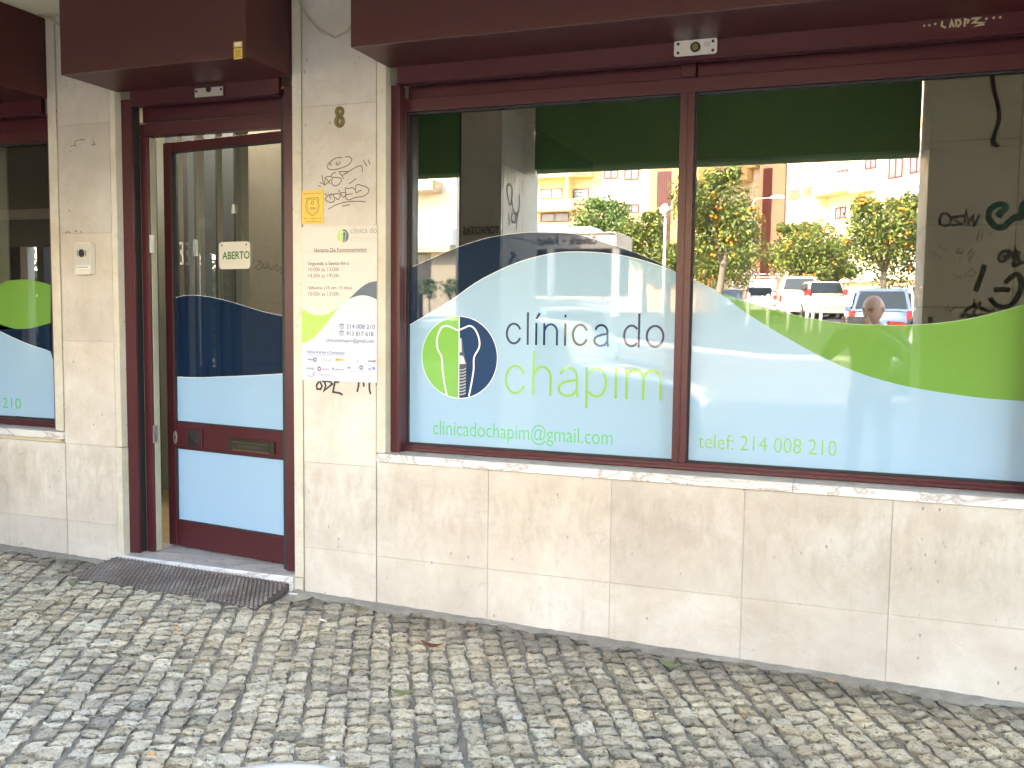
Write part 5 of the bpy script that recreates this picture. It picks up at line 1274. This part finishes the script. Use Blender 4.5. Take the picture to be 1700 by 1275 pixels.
# big silver saloon close by, side on
car('silver saloon parked side on just beyond the narrow pillar, nearest car', (-5.85, -5.62, ground(-4, -5.6)), 0, paint('silver_paint', (.50, .53, .55), .5), L=4.5, Hh=1.42, hood=.88, belt=.92, roof=(.30, .74), front=.68, wheel=.33)
car('pale car facing the arcade behind the silver saloon', (-6.1, -16.4, ground(-5, -14)), radians(73), paint('pale_blue_paint', (.42, .50, .56), .3), L=4.2, Hh=1.42, hood=.92)
car('dark people carrier with tall red tail light beside the wide pillar', (.62, -11.9-.85, ground(1, -12)), 0, paint('navy_paint', (.02, .035, .06)), L=4.3, W=1.75, Hh=1.62, hood=1.0, belt=.98, roof=(.1, .78), rearx=.08, tl=(.95, 1.5), tlw=.12, wheel=.30, spokes=True)
car('blue hatchback with a white roof behind the photographer', atc(1462, 27), radians(-86), paint('sky_blue_paint', (.14, .21, .34), .2), L=3.9, Hh=1.62, hood=.95, belt=.98, roof=(.12, .78), rearx=.05)
car('champagne people carrier seen from behind right of the white van', atc(1372, 41), radians(-100), paint('champagne_paint', (.62, .56, .46), .35), L=4.4, W=1.8, Hh=1.64, hood=1.0, belt=1.02, roof=(.13, .76), rearx=.04, tl=(.98, 1.28), tlw=.2)
car('tall plain white delivery van parked left of the champagne car', atc(1326, 43.5), radians(-96), paint('van_white', (.85, .85, .83), 0), L=4.4, W=1.85, Hh=1.86, hood=1.1, belt=1.0, roof=(.03, .80), van=True, tl=(.7, 1.0), tlw=.1)
car('small white hatchback left of the delivery van', atc(1262, 47), radians(-100), paint('hatch_white', (.80, .80, .80), 0), L=3.7, W=1.62, Hh=1.42, roof=(.15, .75), rearx=.05, tl=(.8, 1.2), tlw=.14)
car('blue saloon at the left end of the parked row', atc(1212, 50), radians(-85), paint('mid_blue_paint', (.05, .12, .28)), L=4.1, Hh=1.4)
tk = thing('flatbed_truck', atc(1249, 55), 'small orange and white flatbed truck with a tubular rack', 'truck')
L0 = Vector(tk.location)
mb = MB(); mb.box(L0.x-1.1, L0.x+1.3, L0.y-4.6, L0.y-.1, L0.z+.7, L0.z+1.15); mb.build('flatbed', simple('orange_paint', (.65, .28, .05), .4), tk, bevel=.02)
mb = MB(); mb.box(L0.x-.7, L0.x+.9, L0.y-5.9, L0.y-4.7, L0.z+.5, L0.z+2.2); mb.build('cab', M['white'], tk, bevel=.1)
mb = MB()
for x in (-1.2, 1.9):
    for y in (-.2, -4.4): mb.tube([(L0.x+x, L0.y+y, L0.z+1.1), (L0.x+x, L0.y+y, L0.z+2.35)], .04, 6)
    mb.tube([(L0.x+x, L0.y-.2, L0.z+2.3), (L0.x+x, L0.y-4.4, L0.z+2.3)], .04, 6)
for y in (-.2, -4.4): mb.tube([(L0.x-1.2, L0.y+y, L0.z+2.3), (L0.x+1.9, L0.y+y, L0.z+2.3)], .04, 6)
mb.build('rack', M['lightgrey'], tk)
for x in (-.9, 1.0):
    for y in (-.9, -5.1): mb = MB(); mb.tube([(L0.x+x, L0.y+y, L0.z+.36), (L0.x+x+.2, L0.y+y, L0.z+.36)], .36, 18); mb.build('wheel', M['tyre'], tk)

# ================================================================== TREES
M['bark'] = simple('bark', (.20, .17, .13), .9, var=.3, vscale=12, bmp=.5, bscale=20)
def leafmat(n, cols):
    m, t, p = newmat(n); g = t.nodes.new('ShaderNodeNewGeometry')
    c = ramp(t, g.outputs['Random Per Island'], [(i/(len(cols)-1), q) for i, q in enumerate(cols)])
    t.links.new(c, p.inputs['Base Color']); p.inputs['Roughness'].default_value = .45
    return m
M['leaf'] = leafmat('citrus_leaves', [(.03, .05, .010), (.07, .11, .018), (.15, .20, .03), (.30, .34, .06)])
M['leaf2'] = leafmat('light_leaves', [(.05, .10, .02), (.09, .17, .035), (.15, .25, .06), (.2, .3, .09)])
M['orange'] = simple('orange_fruit', (.80, .27, .02), .45, var=.12)
orange_mesh = None
def tree(label, base, cz, rx, rz, n, seed, mat, fruit=0, leaf=.16, lean=0, group='orange trees in the car park', name='orange_tree', blobs=None, trunk=.13):
    global orange_mesh
    rnd = random.Random(seed); bx, by = base; g = ground(bx, by)
    t = thing(name, (bx, by, g), label, 'tree', group)
    if blobs is None:
        blobs = [(rnd.uniform(-.62, .62)*rx, rnd.uniform(-.6, .6)*rx, cz+rnd.uniform(-.6, .62)*rz, rx*rnd.uniform(.36, .58)) for _ in range(19)]
        blobs += [(rnd.uniform(-.5, .5)*rx, rnd.uniform(-.4, .4)*rx, cz+rz*rnd.uniform(.7, 1.0), rx*rnd.uniform(.1, .2)) for _ in range(5)]
    mb = MB(); zt = cz-rz*.45; top = (bx+lean, by, zt)
    mb.tube([(bx, by, g-.1), (bx+lean*.3, by, g+(zt-g)*.35), (bx+lean*.7, by+.05, g+(zt-g)*.75), top], [trunk*1.3, trunk, trunk*.9, trunk*.8], 9)
    for b in blobs[:9]: mb.tube([(bx+lean*.7, by+.05, g+(zt-g)*.78), ((bx+lean+bx+b[0])/2, by+b[1]*.4, (zt+b[2])/2), (bx+b[0], by+b[1], b[2])], [trunk*.55, trunk*.35, trunk*.12], 6)
    mb.build('trunk', M['bark'], t, smooth=True)
    vs = []; fs = []; fruits = []
    for i in range(n):
        b = blobs[i % len(blobs)]; d = Vector((rnd.gauss(0, 1), rnd.gauss(0, 1), rnd.gauss(0, 1))).normalized(); r = b[3]*(rnd.random()**.35)*(1+.18*sin(d.x*7+b[0]*3)*sin(d.z*6+i % 5))
        c = Vector((bx+b[0], by+b[1], b[2]))+d*r
        a = (d+Vector((rnd.gauss(0, .7), rnd.gauss(0, .7), rnd.gauss(0, .7)))).normalized()
        q = a.orthogonal().normalized(); q = (q*cos(i)+a.cross(q)*sin(i)); s_ = a.cross(q)
        l = leaf*rnd.uniform(.6, 1.25); k = len(vs)
        vs += [c-q*l*.6, c+s_*l*.28, c+q*l*.6+a*l*.15, c-s_*l*.28]; fs.append((k, k+1, k+2, k+3))
    mb = MB(); mb.add(vs, fs); mb.build('crown', mat, t)
    k = 0
    while k < fruit:
        b = rnd.choice(blobs); d = Vector((rnd.gauss(0, 1), rnd.gauss(0, 1)+.9, rnd.gauss(0, 1)-.15)).normalized(); c = Vector((b[0], b[1], b[2]-g))+d*b[3]*rnd.uniform(.95, 1.08)
        for _ in range(rnd.choice((1, 1, 2, 3))):
            if k >= fruit: break
            if orange_mesh is None:
                m2 = MB(); m2.lathe([(.055*sin(pi*j/8), -.055*cos(pi*j/8)) for j in range(9)], (0, 0, 0), 10); oo = m2.build('orange', M['orange'], None, smooth=True); orange_mesh = oo.data
            else: oo = bpy.data.objects.new('orange', orange_mesh); COL.objects.link(oo)
            oo.parent = t; oo.location = c+Vector((rnd.gauss(0, .07), rnd.gauss(0, .07), rnd.gauss(0, .06))); k += 1
    return t
def tz(px, py, dv): return place(px, py, dv).z
def tb(px, dv): v = place(px, 480, dv); return (v.x, v.y)
tree('tallest orange tree right beside the window mullion, laden with fruit', tb(1190, 34), tz(1212, 372, 34), 1.75, 1.8, 9000, 1, M['leaf'], 95, .15, lean=.3)
tree('broad orange tree above the white delivery van', tb(1322, 46), tz(1333, 424, 46), 1.95, 1.4, 9000, 2, M['leaf'], 80, .17)
tree('orange tree with forked trunk left of the wide pillar, above the parked cars', tb(1466, 40), tz(1450, 402, 40), 2.1, 1.7, 9500, 3, M['leaf'], 95, .16)
tree('dark orange tree behind the tallest one, low crown', tb(1195, 46), tz(1190, 436, 46), 1.9, 1.15, 6500, 4, M['leaf'], 50, .17)
tree('smaller orange tree crown between the two broad ones', tb(1388, 50), tz(1388, 436, 50), 1.3, 1.1, 5000, 8, M['leaf'], 40, .17)
tree('loose light green tree in front of the yellow building', tb(1000, 52), tz(990, 370, 52), 1.9, 1.25, 5000, 5, M['leaf2'], 0, .2, group='green trees before the yellow building', name='green_tree')
tree('darker green tree left of the globe street lamp', tb(1070, 50), tz(1062, 405, 50), 1.6, 1.7, 6000, 6, M['leaf'], 6, .18, group='green trees before the yellow building', name='green_tree')
tree('low green tree beneath the globe street lamp', tb(1110, 48), tz(1108, 440, 48), 1.5, 1.2, 5000, 7, M['leaf'], 4, .18, group='green trees before the yellow building', name='green_tree')
tree('bushy light green shrub beyond the far left end of the arcade', (-10.3, -4.6), 1.5, 1.2, 1.3, 3000, 9, M['leaf2'], 0, .14, group='x', name='shrub')
for o in COL.objects:
    if o.get('group') == 'x': del o['group']; o['category'] = 'shrub'
sv = place(720, 470, 30)
for k in range(3): 
    t_ = tree(['leftmost', 'middle', 'rightmost'][k]+' small shrub of the three on the dark low wall', (sv.x-.9+k*.8, sv.y+.1), ground(sv.x, sv.y)+1.1, .42, .35, 400, 20+k, M['leaf2'], 0, .1, group='shrubs on the low wall', name='shrub', trunk=.03); t_['category'] = 'shrub'

# ================================================================== APARTMENT BUILDINGS ACROSS THE SQUARE
def bframe(o2, ud):
    """vertical wall plane through o2 running along ud; returns f(s, z, n) and px->(s, z); n = out of the wall towards the square"""
    o2 = Vector(o2); ud = Vector(ud).normalized(); nn = Vector((-ud.y, ud.x))
    if nn.y < 0: nn = -nn
    f = lambda s, z, n=0: (o2.x+ud.x*s+nn.x*n, o2.y+ud.y*s+nn.y*n, z)
    ov = Vector((o2.x, 2*GY-o2.y)); uv = Vector((ud.x, -ud.y)); nv = Vector((-uv.y, uv.x))
    def q(px, py):
        d = ray(px, py); r = Vector((d[0], d[1])); C = Vector((0, -D)); t = (ov-C).dot(nv)/r.dot(nv)
        p = C+r*t; return (p-ov).dot(uv), H+d[2]*t
    return f, q
def bbox(mb, f, s0, s1, z0, z1, n0, n1):
    mb.add([f(s0,z0,n0), f(s1,z0,n0), f(s1,z0,n1), f(s0,z0,n1), f(s0,z1,n0), f(s1,z1,n0), f(s1,z1,n1), f(s0,z1,n1)], [(0,3,2,1),(4,5,6,7),(0,1,5,4),(1,2,6,5),(2,3,7,6),(3,0,4,7)])
M['burg'] = simple('burgundy_frame', (.16, .03, .03), .5); M['shut'] = simple('white_shutter', (.84, .84, .80), .6, var=.03); M['bglass'] = simple('building_glass', (.20, .24, .27), .08)
M['yel'] = simple('yellow_render', (.82, .69, .40), .85, var=.05, vscale=.6); M['cre'] = simple('pale_cream_render', (.80, .73, .52), .85, var=.04, vscale=.6)
M['ora'] = simple('orange_render', (.72, .40, .16), .85, var=.05); M['sal'] = simple('salmon_render', (.72, .48, .32), .85, var=.05); M['louv'] = simple('brown_louvre', (.16, .08, .07), .6)
def bwindow(parent, f, q, r, kind):
    s0, za = q(r[0], r[1]); s1, _ = q(r[2], r[1]); _, zb_ = q(r[0], r[3])
    if s1 < s0: s0, s1 = s1, s0
    if zb_ > za: za, zb_ = zb_, za
    h = za-zb_; mb = MB(); w_ = s1-s0
    if kind in ('grid', 'blue', 'burg', 'dark', 'shut_half'):
        fm = M['burg']; e = .07
        bbox(mb, f, s0, s1, za-e, za, .0, .08); bbox(mb, f, s0, s1, zb_, zb_+e, .0, .08); bbox(mb, f, s0, s0+e, zb_+e, za-e, .0, .08); bbox(mb, f, s1-e, s1, zb_+e, za-e, .0, .08); bbox(mb, f, (s0+s1)/2-.035, (s0+s1)/2+.035, zb_+e, za-e, .0, .07)
        if kind in ('grid', 'blue'): 
            for k in (1, 2): bbox(mb, f, s0+e, s1-e, zb_+h*k/3, zb_+h*k/3+.04, .0, .06)
        o = mb.build('window', fm, parent); mb = MB()
        bbox(mb, f, s0+e, s1-e, zb_+e, za-e, .0, .03); mb.build('pane', {'blue': simple('sky_glass', (.25, .45, .55), .1), 'grid': simple('bright_glass', (.6, .62, .62), .1)}.get(kind, M['bglass']), o)
        if kind == 'shut_half': mb = MB(); bbox(mb, f, s0+e, s1-e, zb_+h*.5, za-e, .031, .05); mb.build('shutter', M['shut'], o)
    elif kind == 'shut':
        bbox(mb, f, s0, s1, zb_, za, -.0, .05); o = mb.build('window', M['shut'], parent)
        mb = MB(); bbox(mb, f, s0-.03, s1+.03, za, za+.06, 0, .12); bbox(mb, f, s0-.05, s0-.0, zb_, za, 0, .1); mb.build('reveal', simple('reveal_tan', (.52, .40, .22), .8), o)
    elif kind == 'rail':
        for k in range(7): bbox(mb, f, s0+w_*k/6-.015, s0+w_*k/6+.015, zb_, za, .18, .21)
        for z in (zb_, (za+zb_)/2, za): bbox(mb, f, s0, s1, z-.02, z+.02, .181, .209)
        o = mb.build('railing', M['burg'], parent)
        mb = MB(); k = 3
        for i in range(k):
            a, b = s0+w_*i/k, s0+w_*(i+1)/k
            for (p0, p1) in (((a, zb_), (b, za)), ((a, za), (b, zb_))):
                mb.add([f(p0[0], p0[1]-.02, .196), f(p1[0], p1[1]-.02, .196), f(p1[0], p1[1]+.02, .196), f(p0[0], p0[1]+.02, .196), f(p0[0], p0[1]-.02, .19), f(p1[0], p1[1]-.02, .19), f(p1[0], p1[1]+.02, .19), f(p0[0], p0[1]+.02, .19)], [(0,1,2,3),(7,6,5,4),(3,2,6,7),(0,4,5,1)])
        mb.build('ornament', M['burg'], o)
# frontal yellow building
oA = place(700, 400, 72); fA, qA = bframe((oA.x, oA.y), (1, 0))
bA = thing('apartment_building', fA(8, ground(-20, -67)), 'yellow apartment building with burgundy windows and white shutters behind the café pavilion', 'building')
gz = 0.5; mb = MB(); sR = qA(1079, 400)[0]
bbox(mb, fA, -14, sR, gz, 21, -10, 0); mb.build('wall', M['yel'], bA)
mb = MB(); s0, s1 = qA(840, 297)[0], qA(985, 297)[0]
for z1_, z0_ in ((qA(930, 352)[1], qA(930, 333)[1]), (qA(930, 297)[1], qA(930, 278)[1])): pass
bbox(mb, fA, s0, s1, qA(930, 352)[1], qA(930, 334)[1], .001, 1.2); bbox(mb, fA, s0, s1, qA(930, 297)[1], qA(930, 270)[1], .001, 1.2); bbox(mb, fA, qA(946, 300)[0], qA(950, 300)[0], qA(930, 333.8)[1], qA(930, 297.2)[1], .001, 1.18)
mb.build('balcony', M['yel'], bA)
for r, k in (((898, 314, 934, 330), 'grid'), ((952, 314, 978, 333), 'blue'), ((1003, 272, 1027, 297), 'burg'), ((1037, 271, 1061, 299), 'burg'), ((1003, 314, 1026, 336), 'shut'), ((1037, 317, 1061, 339), 'shut'), ((1003, 336.5, 1026, 352), 'burg'), ((1037, 339.5, 1061, 354), 'burg'), ((898, 354, 945, 369), 'burg'),
             ((1003, 240, 1027, 262), 'burg'), ((1003, 376, 1027, 400), 'shut'), ((1037, 378, 1061, 402), 'shut'), ((850, 314, 886, 330), 'grid')): bwindow(bA, fA, qA, r, k)
fB_ = lambda s, z, n=0: fA(s, z, n+1.05)
for r in ((957, 335, 982, 350), (957, 279, 983, 294)): bwindow(bA, fB_, qA, r, 'rail')
# orange stair tower
tw = thing('stair_tower', fA(sR+2, 1), 'orange stair tower with tall brown louvres beside the yellow building', 'building')
sT0, sT1 = sR+.02, qA(1160, 400)[0]
mb = MB(); bbox(mb, fA, sT0, sT1, gz, 23, -8, .8); mb.build('wall', M['ora'], tw)
for za, zb_ in ((200, 262), (266, 282), (287, 345), (350, 415), (420, 480)):
    mb = MB(); a, b = qA(1094, 300)[0], qA(1118, 300)[0]; z1_, z0_ = qA(1100, za)[1], qA(1100, zb_)[1]
    bbox(mb, fA, a, b, z0_, z1_, .801, .83); o = mb.build('louvre_panel', M['louv'], tw)
    mb = MB()
    for k in range(7): bbox(mb, fA, a+(b-a)*(k+.3)/7, a+(b-a)*(k+.6)/7, z0_, z1_, .831, .9)
    mb.build('louvre_blade', M['burg'], o)
# cream middle building behind the tallest tree
oC = place(1210, 400, 84); fC, qC = bframe((oC.x, oC.y), (1, .28))
bC = thing('apartment_building', fC(0, 1), 'ochre and cream apartment block with stepped balconies behind the tallest orange tree', 'building')
mb = MB(); bbox(mb, fC, qC(1120, 400)[0], qC(1268, 400)[0], gz, 22, -8, 0); mb.build('wall', M['cre'], bC)
for r, k in (((1152, 262, 1160, 305), 'burg'), ((1170, 262, 1187, 305), 'burg'), ((1253, 268, 1266, 300), 'shut'), ((1232, 440, 1246, 462), 'shut'), ((1230, 400, 1245, 425), 'shut')): bwindow(bC, fC, qC, r, k)
mb = MB(); bbox(mb, fC, qC(1195, 300)[0], qC(1250, 300)[0], qC(1200, 306)[1], qC(1200, 284)[1], .001, 1.6); bbox(mb, fC, qC(1222, 280)[0], qC(1262, 280)[0], qC(1230, 283)[1], qC(1230, 255)[1], .001, 1.2); mb.build('balcony', simple('ochre_render', (.66, .48, .24), .85), bC)
# salmon stair tower
tw2 = thing('stair_tower', fC(6, 1), 'salmon pink stair tower with tall brown louvre joining the long cream building', 'building')
a, b = qC(1264, 400)[0], qC(1306, 400)[0]
mb = MB(); bbox(mb, fC, a, b, gz, 23, -6, .9); mb.build('wall', M['sal'], tw2)
mb = MB(); bbox(mb, fC, qC(1270, 400)[0], qC(1285, 400)[0], 2, qC(1278, 282)[1], .901, .95); o = mb.build('louvre_panel', M['louv'], tw2)
mb = MB()
for k in range(5): s_ = qC(1271+3*k, 400)[0]; bbox(mb, fC, s_, s_+.12, 2, qC(1278, 282)[1], .951, 1.02)
mb.build('louvre_blade', M['burg'], o)
# long cream building running towards us at the right
vp = ray(385, 533); vd = Vector((vp[0], -vp[1])).normalized()
oR = place(1303, 400, 80); fR, qR = bframe((oR.x, oR.y), (-vd.x, -vd.y))
bR = thing('apartment_building', fR(8, 1), 'long pale cream apartment building with balconies and shutters behind the orange trees', 'building')
mb = MB(); bbox(mb, fR, 0, qR(1760, 400)[0], gz, 22, -10, 0); mb.build('wall', M['cre'], bR)
for r, k in (((1313, 291, 1330, 318), 'shut'), ((1338, 284, 1355, 312), 'shut'), ((1391, 273, 1408, 284), 'shut'), ((1391, 284, 1408, 293), 'burg'), ((1438, 260, 1456, 282), 'burg'), ((1478, 240, 1501, 297), 'burg'), ((1513, 235, 1536, 288), 'burg'),
             ((1311, 356, 1327, 384), 'shut'), ((1336, 350, 1353, 378), 'shut'), ((1388, 345, 1405, 364), 'dark'), ((1433, 332, 1452, 364), 'shut'), ((1476, 318, 1499, 352), 'shut'), ((1510, 312, 1533, 362), 'shut'),
             ((1483, 475, 1508, 490), 'shut_half'), ((1518, 470, 1540, 488), 'shut_half'), ((1388, 245, 1406, 258), 'shut')): bwindow(bR, fR, qR, r, k)
for r in ((1312, 318, 1331, 334), (1337, 311, 1356, 329), (1509, 341, 1534, 364)): bwindow(bR, fR, qR, r, 'rail')
mb = MB(); 
bbox(mb, fR, qR(1373, 300)[0], qR(1426, 300)[0], qR(1400, 322)[1], qR(1400, 293)[1], .001, 1.3)
bbox(mb, fR, qR(1373, 370)[0], qR(1426, 370)[0], qR(1400, 400)[1], qR(1400, 372)[1], .001, 1.3)
bbox(mb, fR, qR(1368, 300)[0], qR(1376, 300)[0], 4, qR(1370, 230)[1], .001, 1.0)
bbox(mb, fR, qR(1425, 316)[0], qR(1454, 316)[0], qR(1440, 319)[1], qR(1440, 311)[1], .001, .8); mb.build('balcony', simple('cream_balcony', (.78, .68, .44), .85), bR)
mb = MB(); bbox(mb, fR, qR(1303, 480)[0], qR(1600, 480)[0], qR(1400, 470)[1], qR(1400, 466)[1], .001, .5); mb.build('cornice', M['cre'], bR)
mb = MB(); bbox(mb, fR, qR(1427, 480)[0], qR(1460, 480)[0], qR(1440, 520)[1], qR(1440, 477)[1], .001, .06); mb.build('garage_door', M['shut'], bR)
# rows behind, closing the view at the sides
b3 = thing('apartment_building', (-62, -60, 1), 'cream apartment block far to the left across the square', 'building')
mb = MB(); mb.box(-95, fA(-14, 0)[0]-.5, -75, -58, .5, 19); mb.build('wall', M['cre'], b3)
mb = MB()
o3s = []
for i in range(6):
    for j in range(5):
        mb = MB(); x = -90+i*7; z = 3.5+j*3.1; mb.box(x, x+1.5, -57.995, -57.94, z, z+1.6); mb.build('window', M['bglass'] if (i+j) % 3 else M['shut'], b3)
